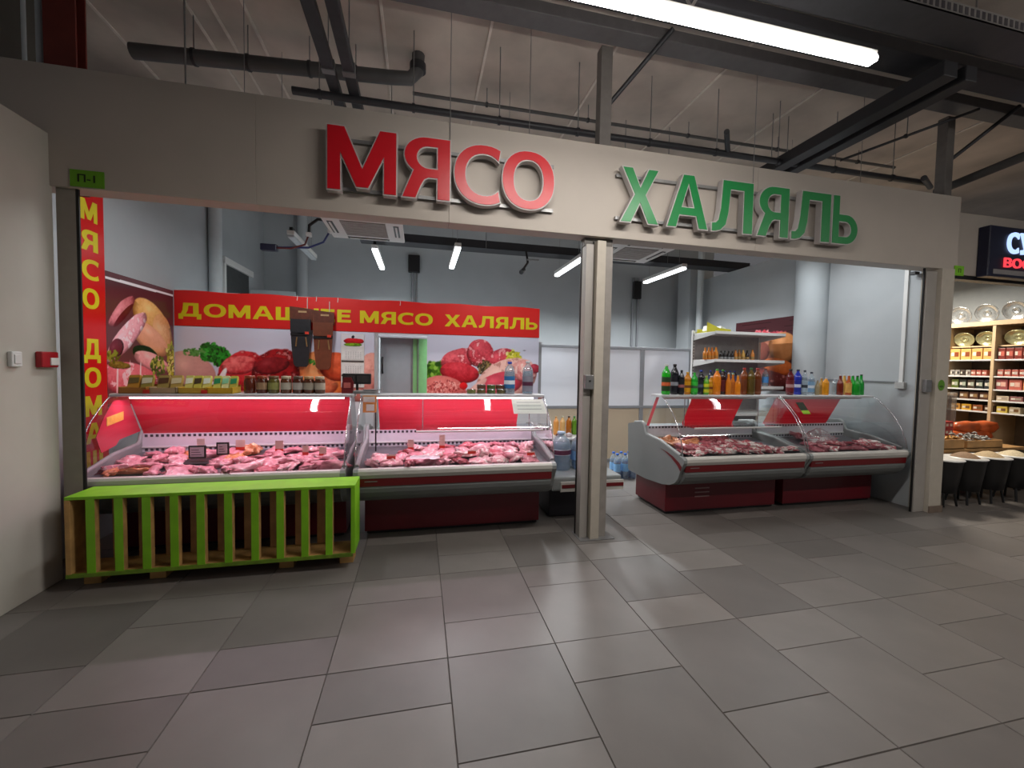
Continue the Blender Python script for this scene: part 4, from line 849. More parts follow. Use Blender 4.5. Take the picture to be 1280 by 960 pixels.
MB().prism([(-.05, 0), (.05, 0), (.05, .05), (-.05, .05)], (4.22, 3.735, 1.09), X, (0, .64, .77), (0, -.77, .64), .002).build('sticker_foot', mat('sticker_lime', '8ab030', .4), t)

# ================================================================== COUNTER, JUGS, WATER PACKS
t = thing('side_counter', 'low grey counter with red and white front strip behind the middle pillar', 'counter', (1.66, 4.25, 0))
B((1.32, 4.02, .012), (1.95, 4.60, .34), .004).build('counter_base', mat('navy_base', '17151c', .5), t)
B((1.27, 3.80, .34), (2.02, 4.62, .48), .02).build('counter_body', M_CASEG, t)
B((1.36, 3.785, .335), (2.035, 3.80, .435), .003).build('front_strip', M_CASEL, t)
B((1.37, 3.780, .372), (2.03, 3.786, .408)).build('red_stripe', M_CASER, t)
B((1.27, 4.40, .48), (2.02, 4.66, .74), .01).build('back_riser', M_CASEG, t)
B((1.25, 4.36, .74), (2.05, 4.72, .765), .004).build('top_shelf', M_WHITE, t)
bottle('water_jug', 1.475, 4.13, .481, .105, .40, '9fc0da', '9db4c8', 'c8d4de', 'large clear five-litre water jug with round label on low counter', None, 'jug', 'jug', (.40, .55), True, '5a2a44')
bottle('water_jug', 1.70, 4.13, .481, .105, .39, '9fc0da', '2f6ed0', '7aa4d4', 'large water jug with blue cap half hidden by the middle pillar', None, 'jug', 'jug', (.25, .50), True)
for i, (x, c, cp) in enumerate(((1.575, 'd89a50', 'c8a060'), (1.655, 'd8b070', 'b8b8a0'), (1.735, 'a8641c', '2a2018'), (1.805, '5a8a20', '2f7a3a'), (1.875, 'a84c1c', 'c03030'), (1.945, '8a3c18', '2a1a18'))):
    bottle('juice_bottle', x, 4.60, .7655, .033, .22, c, cp, None, ['pale orange juice bottle, first on the low counter shelf', 'cream-orange juice bottle on the low counter shelf', 'amber juice bottle with dark cap on the shelf', 'green drink bottle on the low counter shelf',
           'red-orange juice bottle with red cap', 'brown juice bottle half hidden by the pillar'][i], 'juice bottles on the low counter shelf', 'bottle', 'soda')
for i, x in enumerate((1.44, 1.56, 1.68)):
    t = tag(MB().lathe((x, 4.44, .7655), [(.03, 0), (.045, .02), (.03, .04), (.01, .048)], 10).build('snack_packet', colmat(['8a5a48', '6a4434', 'b0a8a8'][i], .35), off=(x, 4.44, .7655)), ['brown snack bag on the low counter shelf edge', 'dark brown snack bag between two others', 'silver snack bag on the low counter shelf'][i], 'snack')
# shrink-wrapped water bottles on the floor behind the pillar
for i, (x, y) in enumerate(((2.74, 5.30), (2.86, 5.30), (2.98, 5.30), (2.74, 5.42), (2.86, 5.42), (2.98, 5.42))):
    bottle('water_bottle', x, y, .0005, .052, .36, '6f9fcc', '2f66c0', '7fb0de', 'blue capped water bottle on the shop floor, %s of the %s row of its pack' % (['first', 'second', 'third'][i % 3], ['front', 'back'][i//3]), 'packed water bottles on the floor', 'bottle', 'jug', (.3, .6), True)

# ================================================================== DRINK SHELVES
t = thing('shelf_unit', 'white metal shelving of drinks against the far side wall', 'shelf unit', (4.80, 5.45, 0))
for x in (4.20, 5.43): B((x-.02, 5.70, 0), (x+.02, 5.74, 2.18), .003).build('post', M_WHITE, t)
q = MB()
for k in range(40): q.box((4.192, 5.698, .3+k*.046), (4.208, 5.701, .318+k*.046))
stuff(q.build('post_slot', M_SLOT, t))
B((4.20, 5.71, .1), (5.43, 5.725, 2.16)).build('back_panel', mat('shelf_back', '9a9a9c', .6), t)
for z in (2.11, 1.70, 1.305, .9, .45, .1):
    s_ = B((4.20, 5.225, z), (5.43, 5.71, z+.022), .003).build('shelf', M_WHITE, t)
    B((4.20, 5.217, z-.012), (5.43, 5.226, z+.028)).build('price_rail', M_WHITE, s_)
    for x in (4.195, 5.425): MB().prism([(5.71, z), (5.23, z), (5.23, z-.02), (5.71, z-.085)], (x, 0, 0), Y, Z, X, .012).build('bracket', M_WHITE, s_)
SHB = [(880, 'd0802c', .030, .16), (884.5, 'd0802c', .030, .165), (888.5, 'c87424', .030, .165), (893.5, 'd88a34', .033, .17), (900, '201c1e', .028, .125), (904.5, '201c1e', .028, .125), (909.5, '221e20', .028, .125), (914, '221c1e', .026, .125),
       (918, 'c87a30', .028, .145), (922.5, '8a5a24', .028, .15), (927.5, 'cfa050', .028, .15), (932.5, '1c1a1c', .029, .14), (939, 'd0803a', .031, .155)]
nm = ['orange juice bottle, first on the upper drink shelf', 'orange juice bottle, second on the upper drink shelf', 'orange juice bottle, third on the upper drink shelf', 'wide orange juice bottle before the dark ones',
      'dark bottle with white print, first of four', 'dark bottle with white print, second of four', 'dark bottle with white print, third of four', 'dark bottle with white print, fourth of four',
      'orange bottle with dark cap after the dark bottles', 'brown-green bottle with dark green cap on the shelf', 'yellow drink bottle with green cap on the shelf', 'black bottle near the shelf end', 'last orange bottle on the upper drink shelf']
for i, (px, c, r, h) in enumerate(SHB):
    y = 5.42; bottle('shelf_bottle', px2x(px, y), y, 1.7225, r, h*1.12, c, ['c8741c', '2a2a2a', '2f4a30'][0 if i < 4 else (1 if i < 10 else 2)], ['b0742c', '8a8a8a', '9a7a4a'][0 if i < 4 else (1 if i < 8 else 2)], nm[i], 'bottles on the upper drink shelf', 'bottle', 'beer', (.12, .34))
for i in range(6):
    bottle('shelf_bottle', 4.30+i*.085, 5.42, 1.3275, .034, .23, '1a1c2a', '2438a8', '22305a', 'dark bottle with blue cap, %s of six on the lower drink shelf' % ['first', 'second', 'third', 'fourth', 'fifth', 'sixth'][i], 'blue capped bottles on the lower drink shelf', 'bottle', 'soda')
bottle('shelf_bottle', 5.27, 5.40, 1.3275, .045, .27, 'a8bcd0', '3a3f48', '4a8ac8', 'clear water bottle with blue label on the lower drink shelf', 'bottles at the end of the lower drink shelf', 'bottle', 'soda', (.2, .55), True)
bottle('shelf_bottle', 5.13, 5.40, 1.3275, .035, .21, '3a3c48', 'a0a0a0', 'c8c8cc', 'small dark bottle with white label beside the blue-labelled water', 'bottles at the end of the lower drink shelf', 'bottle', 'soda', (.2, .4))
bottle('shelf_bottle', 5.02, 5.40, 1.3275, .035, .21, '3a3c48', 'a0a0a0', 'c8c8cc', 'small dark bottle with white label next to the case bottles', 'bottles at the end of the lower drink shelf', 'bottle', 'soda', (.2, .4))
t = thing('carton', 'open yellow-green carton with white packets on top of the drink shelves', 'carton', (4.45, 5.40, 2.1325))
MB().prism([(0, 0), (.42, 0), (.42, .06), (.22, .075), (.0, .16)], (4.24, 5.46, 2.1325), X, Z, Y, .006).build('carton_wall', mat('carton_yellow', 'b8b020', .5), t)
B((4.24, 5.466, 2.1325), (4.66, 5.69, 2.14)).build('carton_floor', mat('carton_yellow', 'b8b020', .5), t)
B((4.24, 5.684, 2.14), (4.66, 5.69, 2.20)).build('carton_wall', mat('carton_yellow', 'b8b020', .5), t)
for i in range(3):
    tag(MB().prism([(0, 0), (.09, -.02), (.10, .05), (.02, .08)], (4.28+i*.11, 5.50, 2.165), X, Z, Y, .12).build('snack_packet', mat('packet_white', 'd0d4cc', .35), off=(4.3+i*.11, 5.52, 2.14)),
        ['white packet at the tall end of the yellow carton', 'white packet in the middle of the yellow carton', 'white packet at the low end of the yellow carton'][i], 'packet')

# ================================================================== THINGS ON THE WALLS
t = thing('calendar', 'three-part wall calendar with a picture of meat at its head', 'calendar', (-.80, 5.345, 1.9))
B((-.94, 5.343, 1.27), (-.672, 5.349, 1.925)).build('backing', M_PAPER, t)
p = Pic(50, 34, 'd6d4d8'); p.ell(.52, .55, .44, .17, 0, 'c8303a', '8a1a24', .2, .15, 5); p.ell(.52, .84, .42, .10, 0, '8ab03a', '4a6a1c', .3, .2, 5); p.ell(.5, .2, .06, .08, .3, '2a2a34', '2a2a34')
ph = p.mesh('calendar_photo', (-.935, 5.3425, 1.775), X, Z, .26, .145, PR); ph.parent = t; ph.location = Vector((-.935, 5.3425, 1.775))-t.location
for k, z in enumerate((1.615, 1.435, 1.275)):
    s_ = B((-.935, 5.339, z), (-.677, 5.343, z+.125)).build('month_sheet', mat('month_white', 'dedcd8', .7), t)
    q = MB()
    for i in range(7):
        for j in range(5): q.box((-.885+i*.028, 5.338, z+.015+j*.018), (-.877+i*.028, 5.339, z+.021+j*.018))
    stuff(q.build('date_marks', mat('grey_ink', '8a8a90', .7), s_))
for z in (1.582, 1.408): B((-.935, 5.339, z), (-.677, 5.343, z+.02)).build('calendar_strip', mat('strip_dark', '4a4440', .5), t)
def sheath(x, c, lb, zt):
    t = thing('knife_sheath', lb, 'sheath', (x, 5.30, zt-.6))
    w = .108
    brd = MB().prism([(-w*1.15, 0), (w*1.1, -.02), (w*1.1, .13), (-w*1.15, .155)], (x, 5.325, zt-.155), X, Z, -Y, .02).build('wooden_plaque', mat('plaque_brown', '5e2c1a', .5, var=.25, scale=20), t)
    B((x-.03, 5.30, zt-.07), (x+.06, 5.304, zt-.05)).build('plaque_inlay', mat('inlay_pale', 'b89a70', .4), brd)
    b = MB().prism([(-w, 0), (w, 0), (w*.95, -.16), (w*.86, -.35), (w*.72, -.53), (w*.5, -.56), (-w*.5, -.56), (-w*.72, -.53), (-w*.9, -.35), (-w, -.16)], (x, 5.318, zt-.15), X, Z, -Y, .035)
    bd = b.build('leather_body', mat('leather_'+c, c, .45, var=.12, scale=25, bump=.2), t)
    MB().prism([(-w*1.02, .0), (w*1.02, 0), (w*1.02, -.15), (0, -.175), (-w*1.02, -.15)], (x, 5.282, zt-.15), X, Z, -Y, .008).build('leather_flap', mat('leather_'+c, c, .45), t)
    MB().prism([(-w, -.165), (w, -.155), (w, -.185), (-w, -.195)], (x, 5.28, zt-.15), X, Z, -Y, .006).build('strap', M_BLACK, t)
    B((x+w*.45, 5.27, zt-.325), (x+w*.85, 5.275, zt-.295)).build('red_tag', mat('tag_scarlet', 'd8402c', .4), t)
    for dx in (-.05, .07): MB().tube([(x+dx*.8, 5.276, zt-.36), (x+dx, 5.274, zt-.47)], .008, 6).build('buckle_strap', mat('brass', '9a7a50', .35, .5), t)
    for k in range(2): MB().tube([(x+.06, 5.335, zt-.02), (x+.06, 5.345, zt+.11)], .004, 6).build('hanging_cord', M_PAPER, t) if k == 0 else None
sheath(-1.375, '25262a', 'black leather knife sheath hanging from a brown plaque before the banner', 2.225)
sheath(-1.13, '6e3a24', 'brown leather knife sheath hanging from a brown plaque before the banner', 2.195)
t = thing('fire_alarm', 'red fire alarm call point on the corridor wall', 'alarm', (-2.455, 3.36, 1.55))
B((-2.455, 3.30, 1.50), (-2.415, 3.43, 1.605), .008).build('housing', mat('alarm_red', 'a01420', .35), t)
B((-2.418, 3.36, 1.515), (-2.408, 3.425, 1.565), .003).build('white_panel', M_PAPER, t)
t = thing('wall_switch', 'small white switch box on the corridor wall', 'switch', (-2.455, 3.15, 1.555))
B((-2.455, 3.115, 1.505), (-2.43, 3.185, 1.60), .006).build('housing', M_WHITE, t); B((-2.431, 3.13, 1.525), (-2.425, 3.17, 1.58), .002).build('rocker', M_WHITE, t)
t = thing('cable_conduit', 'white cable conduit with junction box on the far side wall', 'conduit', (5.59, 3.76, 1.4))
B((5.578, 3.735, 1.45), (5.597, 3.775, 3.0)).build('vertical_duct', M_WHITE, t)
B((5.55, 3.70, 1.38), (5.597, 3.80, 1.46), .006).build('junction_box', mat('box_grey', 'a8a8a6', .5), t)
B((5.585, 3.80, 1.455), (5.597, 4.72, 1.468)).build('horizontal_duct', M_GREYF, t)
t = tag(B((5.50, 3.62, 2.70), (5.57, 3.68, 2.73)).build('contact_sensor', M_BLACK, off=(5.53, 3.65, 2.73)), 'small black contact sensor under the fascia by the far pillar', 'sensor')
def riser(lb, x, y, z0, z1, r, m):
    return tag(MB().tube([(x, y, z0), (x, y, z1)], r, 16).build('riser_pipe', m, off=(x, y, z0)), lb, 'pipe')
M_WP = mat('white_pipe', 'bcc2c4', .5, var=.03)
riser('white riser pipe on the side wall above the poster', -2.62, 6.15, 0, 4.6, .075, M_WP)
riser('white riser pipe on the back wall beside the cable plug', -2.05, 8.0, 0, 4.6, .09, M_SHOPW)
riser('white riser pipe in the corner above the drink shelves', 5.42, 7.22, 0, 4.6, .062, M_WP)
for i, dx in enumerate((0, .12)): riser(['grey conduit nearest the back corner of the wall', 'second grey conduit beside it on the back wall'][i], 4.42+dx, 8.06, 0, 3.5, .022, M_GREYF)
riser('thin grey conduit on the back wall behind the banner', -.15, 8.06, 0, 3.6, .026, M_GREYF)
riser('thin grey conduit beside another behind the banner', -.08, 8.07, 0, 3.6, .014, M_STEEL)
t = tag(B((4.40, 7.99, 3.05), (4.58, 8.08, 3.42), .01).build('conduit_box', M_BLACK, off=(4.49, 8.03, 3.2)), 'black box at the top of the twin conduits on the back wall', 'box')
t = tag(B((-.23, 7.99, 3.3), (-.02, 8.08, 3.62), .01).build('conduit_box', M_BLACK, off=(-.12, 8.03, 3.4)), 'black box above the banner on the back wall', 'box')

# ================================================================== SHOP CEILING GEAR
def lamp(x, y, lb, on=True, z=3.2, ln=1.2):
    t = thing('linear_lamp', lb, 'lamp', (x, y, z+.05), 'hanging linear lamps in the shop')
    h = B((x-.045, y-ln/2, z), (x+.045, y+ln/2, z+.055), .006).build('lamp_housing', M_WHITE, t)
    B((x-.038, y-ln/2+.01, z-.035), (x+.038, y+ln/2-.01, z), .008).build('diffuser', M_DIF2 if on else mat('dead_diffuser', 'b8bcc0', .5), t)
    for yy in (y-.45, y+.45): MB().tube([(x, yy, z+.055), (x, yy, 4.606)], .003, 6).build('suspension_wire', M_STEEL, t)
    B((x-.02, y-ln/2+.02, z+.055), (x+.02, y-ln/2+.12, z+.10)).build('lamp_bracket', M_BLACK, t)
for q_, (lx, ly) in enumerate(LAMPS[:3]): lamp(lx, ly, 'linear lamp over the counter hidden by the fascia, %s from the corridor wall' % ('first', 'second', 'third')[q_])
lamp(-1.63, 6.42, 'unlit linear lamp beside the hanging blue plug', False)
lamp(-.64, 6.77, 'lit linear lamp under the first ceiling cassette'); lamp(.498, 6.36, 'lit linear lamp between the first cassette and middle pillar')
lamp(2.34, 6.40, 'lit linear lamp touching the middle pillar outline'); lamp(4.11, 6.47, 'lit linear lamp beyond the second ceiling cassette')
def cassette(x, y, lb):
    z = 3.09; w = .42; t = thing('ceiling_cassette', lb, 'air conditioner', (x, y, z), 'ceiling air conditioner cassettes')
    B((x-w, y-w, z), (x+w, y+w, z+.04), .012).build('fascia_panel', M_WHITE, t)
    B((x-.36, y-.36, z+.04), (x+.36, y+.36, z+.30)).build('cassette_body', M_STEEL, t)
    g = B((x-.235, y-.25, z-.006), (x+.235, y+.25, z+.001)).build('intake_grille', mat('grille_grey', '8f8c88', .6), t)
    for i in range(9): B((x-.225, y-.235+i*.055, z-.010), (x+.225, y-.215+i*.055, z-.006)).build('grille_slat', mat('grille_slat', 'a5a29e', .6), g)
    for a, b in (((-.24, -.375), (.24, -.315)), ((-.24, .315), (.24, .375)), ((-.375, -.2), (-.315, .2)), ((.315, -.2), (.375, .2))):
        B((x+a[0], y+a[1], z-.004), (x+b[0], y+b[1], z+.002)).build('outlet_slot', M_BLACK, t)
        mx, my = (a[0]+b[0])/2, (a[1]+b[1])/2; hx_, hy_ = (b[0]-a[0])/2*.9, (b[1]-a[1])/2*.9
        B((x+mx-max(hx_, .012)*(1 if hx_ > hy_ else .35), y+my-hy_*(.35 if hx_ > hy_ else 1), z-.012), (x+mx+hx_*(1 if hx_ > hy_ else .35), y+my+hy_*(.35 if hx_ > hy_ else 1), z-.004)).build('louvre', M_WHITE, t)
    for sx in (-.3, .3):
        for sy in (-.3, .3): MB().tube([(x+sx, y+sy, z+.30), (x+sx, y+sy, 4.606)], .005, 6).build('threaded_rod', M_STEEL, t)
cassette(-.62, 5.0, 'white ceiling cassette air conditioner above the long banner')
cassette(2.74, 5.05, 'white ceiling cassette air conditioner beside the middle pillar top')
t = thing('power_cable', 'hanging black cable with blue plug beside the unlit lamp', 'cable', (-1.4, 5.45, 2.9))
MB().tube([(-1.06, 5.3, 3.25), (-1.20, 5.35, 3.27), (-1.30, 5.38, 3.20), (-1.31, 5.4, 3.10)], .018, 8).build('black_hose', M_BLACK, t)
MB().tube([(-1.31, 5.4, 3.10), (-1.36, 5.42, 2.98), (-1.52, 5.45, 2.93), (-1.70, 5.48, 2.93)], .011, 8).build('brown_lead', mat('lead_brown', '5a2420', .4), t)
MB().tube([(-1.06, 5.36, 3.16), (-1.15, 5.4, 3.02), (-1.32, 5.43, 2.95), (-1.70, 5.5, 2.94)], .012, 8).build('blue_lead', mat('lead_blue', '1f2a60', .4), t)
B((-1.34, 5.37, 3.07), (-1.28, 5.43, 3.12), .01).build('white_collar', M_WHITE, t); B((-1.09, 5.33, 3.12), (-1.03, 5.39, 3.18), .01).build('white_collar', M_WHITE, t)
B((-1.86, 5.45, 2.89), (-1.68, 5.53, 2.97), .012).build('blue_plug', mat('plug_blue', '10142e', .4), t)
t = thing('cable_tray', 'long black cable tray crossing the shop below its ceiling', 'cable tray', (2, 6.6, 3.45))
b = MB(); b.box((-.9, 6.5, 3.42), (5.9, 6.78, 3.425)); b.box((-.9, 6.5, 3.42), (5.9, 6.506, 3.54)); b.box((-.9, 6.774, 3.42), (5.9, 6.78, 3.54)); b.build('tray_channel', M_PIPED, t)
for x in (-.5, 1.0, 2.6, 4.2): MB().tube([(x, 6.49, 3.42), (x, 6.49, 4.606)], .005, 6).build('threaded_rod', M_STEEL, t)
t = thing('camera_bracket', 'small black bracket hanging below the cable tray', 'bracket', (1.6, 6.2, 3.1))
MB().tube([(1.66, 6.52, 3.42), (1.66, 6.4, 3.22), (1.50, 6.1, 3.02)], .018, 8).build('bracket_arm', M_BLACK, t)
MB().tube([(1.47, 6.05, 2.98), (1.53, 6.15, 3.04)], .035, 10).build('bracket_head', M_BLACK, t)
MB().tube([(1.58, 6.15, 3.2), (1.78, 6.2, 3.22)], .012, 6).build('cross_bar', M_STEEL, t)

# ================================================================== PASSAGE CEILING GEAR
for k, (xa, xb, yy) in enumerate(PASSAGE):
    t = thing('linear_lamp', ['long bright linear lamp hanging over the passage', 'linear lamp of the passage row hanging beside the neighbouring shop'][k], 'lamp', ((xa+xb)/2, yy, 3.5))
    B((xa, yy-.018, 3.502), (xb, yy+.018, 3.54), .005).build('lamp_housing', M_WHITE, t)
    B((xa+.01, yy-.032, 3.465), (xb-.01, yy+.032, 3.502), .010).build('diffuser', M_DIF, t)
    for dx in (-.18, .18): MB().tube([(xa+1.15, yy, 3.54), (xa+1.15+dx*.4, yy, 3.66), (xa+1.15+dx*.4, yy, 4.606)], .009, 6).build('suspension_wire', M_WHITE, t)
def xpipe(name, lb, pts, r, m, cat='pipe', hang=(), rz=4.606):
    t = thing(name, lb, cat, pts[0]); MB().tube(pts, r, 14).build('pipe_run', m, t)
    for q in hang:
        a = Vector(pts[0]); b = Vector(pts[-1]); p = a.lerp(b, q) if len(pts) == 2 else Vector(pts[0]).lerp(Vector(pts[1]), q)
        h = MB().tube([(p.x, p.y-.01, p.z+r), (p.x, p.y-.01, rz)], .005, 6).build('hanger_rod', M_STEEL, t)
        MB().tube([(p.x-.012, p.y, p.z), (p.x+.012, p.y, p.z)], r+.008, 14).build('pipe_clip', M_PIPED, t)
    return t
xpipe('drain_pipe', 'thick grey drain pipe with an elbow above the fascia', [(-2.45, 4.3, 4.225), (-.30, 4.3, 4.36), (-.12, 4.3, 4.38), (-.05, 4.3, 4.46), (-.04, 4.3, 4.62)], .062, M_PIPE, 'pipe', (.22, .42, .66, .85))
MB().tube([(-.045, 4.3, 4.46), (-.045, 4.3, 4.53)], .078, 16).build('pipe_socket', M_PIPED, bpy.data.objects['drain_pipe'])
xpipe('sprinkler_pipe', 'long black pipe just above the fascia top edge', [(-1.10, 4.0, 3.92), (6.2, 4.0, 3.955)], .032, M_PIPED, 'pipe', (.03, .14, .25, .36, .47, .58, .69, .80, .92))
xpipe('sprinkler_pipe', 'thin grey pipe higher above the fascia', [(-.1, 4.6, 4.43), (6.5, 4.6, 4.46)], .018, M_PIPE, 'pipe', (.12, .3, .5, .7, .9))
xpipe('sprinkler_branch', 'short black branch pipe crossing above the green letters', [(2.95, 3.62, 3.93), (3.30, 4.02, 3.97)], .026, M_PIPED)
xpipe('sprinkler_branch', 'black branch pipe above the fascia end', [(5.75, 3.75, 3.86), (6.4, 4.1, 3.97)], .03, M_PIPED)
for i, (x, lb) in enumerate(((-.755, 'dark square duct running over the fascia above the first red letter'), (-.595, 'dark square duct beside its twin above the red letters'))):
    t = thing('cable_duct', lb, 'duct', (x, 3.3, 4.0)); B((x-.045, -.5, 3.96), (x+.045, 5.2, 4.03), .006).build('duct_channel', M_DUCT, t)
    B((x-.05, 3.70, 3.95), (x+.05, 3.76, 4.04)).build('duct_clip', M_STEEL, t); MB().tube([(x, 3.73, 4.03), (x, 3.73, 4.606)], .005, 6).build('hanger_rod', M_STEEL, t)
for i, (x, lb) in enumerate(((4.05, 'wide black cable duct running over the green letters'), (4.27, 'second black cable duct beside the wide one'))):
    t = thing('cable_duct', lb, 'duct', (x, 3.3, 3.95)); w = .07 if i == 0 else .06; B((x-w, 2.5, 3.90), (x+w, 5.2, 4.02), .006).build('duct_channel', M_PIPED, t)
    MB().tube([(x, 4.2, 4.02), (x, 4.2, 4.606)], .005, 6).build('hanger_rod', M_STEEL, t)
for i, (x, lb) in enumerate(((1.60, 'grey square steel hanger post above the middle pillar'), (5.73, 'grey square steel hanger post above the far pillar'))):
    t = thing('hanger_post', lb, 'post', (x, 3.55, 3.53)); B((x-.055, 3.50, 3.53), (x+.055, 3.60, 4.42), .006).build('post_tube', mat('post_grey', '6f6a66', .5, .2), t)
    MB().tube([(x+.05, 3.55, 3.95), (x+.45, 3.2, 4.42)], .02, 8).build('brace', M_PIPED, t)
t = tag(B((-4, 3.25, 4.36), (10, 3.42, 4.46), .006).build('steel_beam', mat('beam_steel', '5c595a', .5, .2), off=(3, 3.3, 4.4)), 'dark steel beam carrying the hanger posts above the fascia', 'beam')
# duct / mesh cable tray of the passage
t = thing('mesh_cable_tray', 'perforated cable tray running above the long passage lamp', 'cable tray', (4, 2.3, 4.1))
B((-1.5, 2.22, 4.06), (10, 2.46, 4.066)).build('tray_bed', M_DUCT, t)
for y in (2.22, 2.455): B((-1.5, y, 4.06), (10, y+.006, 4.14)).build('tray_side', M_STEEL, t)
q = MB()
for i in range(150): q.box((1.6+i*.055, 2.218, 4.075), (1.63+i*.055, 2.2202, 4.125))
stuff(q.build('tray_hole', M_SLOT, t))
for x in (0, 2, 4, 6, 8): MB().tube([(x, 2.34, 4.14), (x, 2.34, 4.606)], .006, 6).build('threaded_rod', M_STEEL, t)
t = tag(B((-1, 2.62, 4.12), (10, 2.84, 4.22), .01).build('air_duct', mat('duct_deep', '2e2e33', .5, .2), off=(4, 2.7, 4.15)), 'dark flat air duct between lamp and fascia', 'duct')
xpipe('sprinkler_pipe', 'pale thin pipe beside the perforated cable tray', [(-1.5, 2.56, 4.30), (10, 2.56, 4.30)], .02, M_STEEL, 'pipe', (.2, .4, .6, .8))
xpipe('heating_pipe', 'lagged grey pipe crossing above the neighbouring sign', [(5.95, 3.75, 3.72), (5.75, 2.3, 3.76)], .045, M_PIPE)
xpipe('sprinkler_pipe', 'thin black pipe slanting above the fascia end', [(4.7, 3.9, 4.0), (5.6, 3.2, 4.3)], .014, M_PIPED, 'pipe', (.5,))
xpipe('sprinkler_pipe', 'thin black pipe above the green soft sign letter', [(4.42, 3.95, 4.0), (4.85, 3.0, 4.34)], .012, M_PIPED, 'pipe', (.5,))
wire('suspension_wire', 'vertical wire beside the first red letter gap on fascia', .222, FY-.006, 3.02, 4.62, .003)
wire('suspension_wire', 'vertical wire before the thick drain pipe', -1.62, 3.40, 3.50, 4.62, .006)
wire('suspension_wire', 'vertical wire before the green letters', 3.12, FY-.006, 3.3, 4.62, .003)
# steelwork at the dark corner
t = thing('steel_column', 'red primed steel column behind the fascia at the dark corner', 'column', (-2.5, 3.67, 2.76))
b = MB(); b.box((-2.59, 3.62, 2.76), (-2.40, 3.632, 4.615)); b.box((-2.59, 3.71, 2.76), (-2.40, 3.722, 4.615)); b.box((-2.50, 3.632, 2.76), (-2.49, 3.71, 4.615)); b.build('column_profile', M_REDBEAM, t)
st(B((-5.4, 3.72, 0), (-3.02, 4.6, 4.62)).build('concrete_column', mat('dark_concrete', '4a463f', .9, var=.15, scale=3)))
riser('white riser pipe beside the red steel column', -2.645, 3.67, 3.46, 4.61, .02, M_WP)
riser('thin white conduit beside the dark concrete column', -2.735, 3.67, 3.46, 4.61, .013, M_WP)

# ================================================================== GREEN CRATE
t = thing('pallet_crate', 'lime green slatted wooden crate standing on the passage floor', 'crate', (-1.42, 3.45, 0))
CX0, CX1, CY0, CY1, CZ0, CZ1 = -2.286, -.472, 3.25, 3.50, .098, .646
B((CX0, CY0, CZ1-.022), (CX1, CY1+.005, CZ1), .003).build('top_board', M_GREENP, t)
B((CX0, CY0, CZ0), (CX1-.015, CY1, CZ0+.022), .002).build('bottom_board', M_WOOD, t)
B((CX0, CY0-.002, CZ0+.0), (CX1-.015, CY0+.012, CZ0+.026)).build('bottom_edge', mat('lime_worn', '6a8a22', .6, var=.3, scale=12), t)
B((CX0, CY0, CZ0+.022), (CX0+.03, CY1, CZ1-.022), .002).build('end_board', M_WOOD, t)
B((CX1-.03, CY0, CZ0+.022), (CX1, CY1, CZ1-.022), .002).build('end_board', M_GREENP, t)
for i, x in enumerate((-2.19, -2.027, -1.863, -1.694, -1.53, -1.354, -1.179, -1.01, -.84, -.67)):
    x *= .979
    s_ = B((x-.0245, CY0, CZ0+.022), (x+.0245, CY0+.005, CZ1-.022), .001).build('slat', M_GREENP, t)
    B((x-.0245, CY0+.005, CZ0+.024), (x+.0245, CY0+.045, CZ1-.024)).build('slat_batten', M_WOOD, t)
for i, x in enumerate((-2.13, -1.97, -1.80, -1.64, -1.46, -1.28, -1.10, -.92, -.76)):
    B((x-.03, CY1-.022, CZ0+.022), (x+.03, CY1, CZ1-.022), .002).build('slat', M_WOODD, t)
for x in (-2.21, -1.82, -.98, -.55):
    for y in (CY0+.14, CY1-.035): B((x-.05, y-.03, 0), (x+.05, y+.03, CZ0), .002).build('foot_block', M_WOOD, t)

# ================================================================== NEIGHBOURING SHOP
st(B((8.62, 3.75, 0), (8.75, 9, 3.3)).build('wall_neighbour_side', mat('neighbour_wall', '9aa0a4', .8, var=.03)))
SX = 8.05
t = thing('wooden_shelving', 'pale wooden wall shelving of the neighbouring shop', 'shelving', (8.3, 4.6, 0))
B((8.56, 3.75, 0), (8.60, 6.0, 2.36)).build('back_board', mat('shelf_brown_back', '6a5844', .7), t)
M_SW = mat('shelf_pale_wood', 'b9a07e', .55, var=.12, scale=6)
B((SX-.02, 3.75, 2.28), (8.60, 6.0, 2.345), .003).build('top_shelf', M_SW, t)
LV = [1.79, 1.55, 1.36, 1.20, 1.03]
for z in LV: B((SX, 3.75, z-.02), (8.56, 6.0, z), .002).build('shelf', M_WHITE if z != 1.79 else M_ALUL, t)
for y in (3.80, 4.27, 4.80, 5.5): B((SX-.01, y-.018, 0), (8.56, y+.018, 2.28), .002).build('upright', M_SW, t)
M_PEW = mat('pressed_silver_foil', 'b8bcbe', .22, .75, var=.15, scale=40, bump=.3)
M_GLD = mat('pressed_gold_foil', 'b8b48a', .22, .7, var=.15, scale=40, bump=.3)
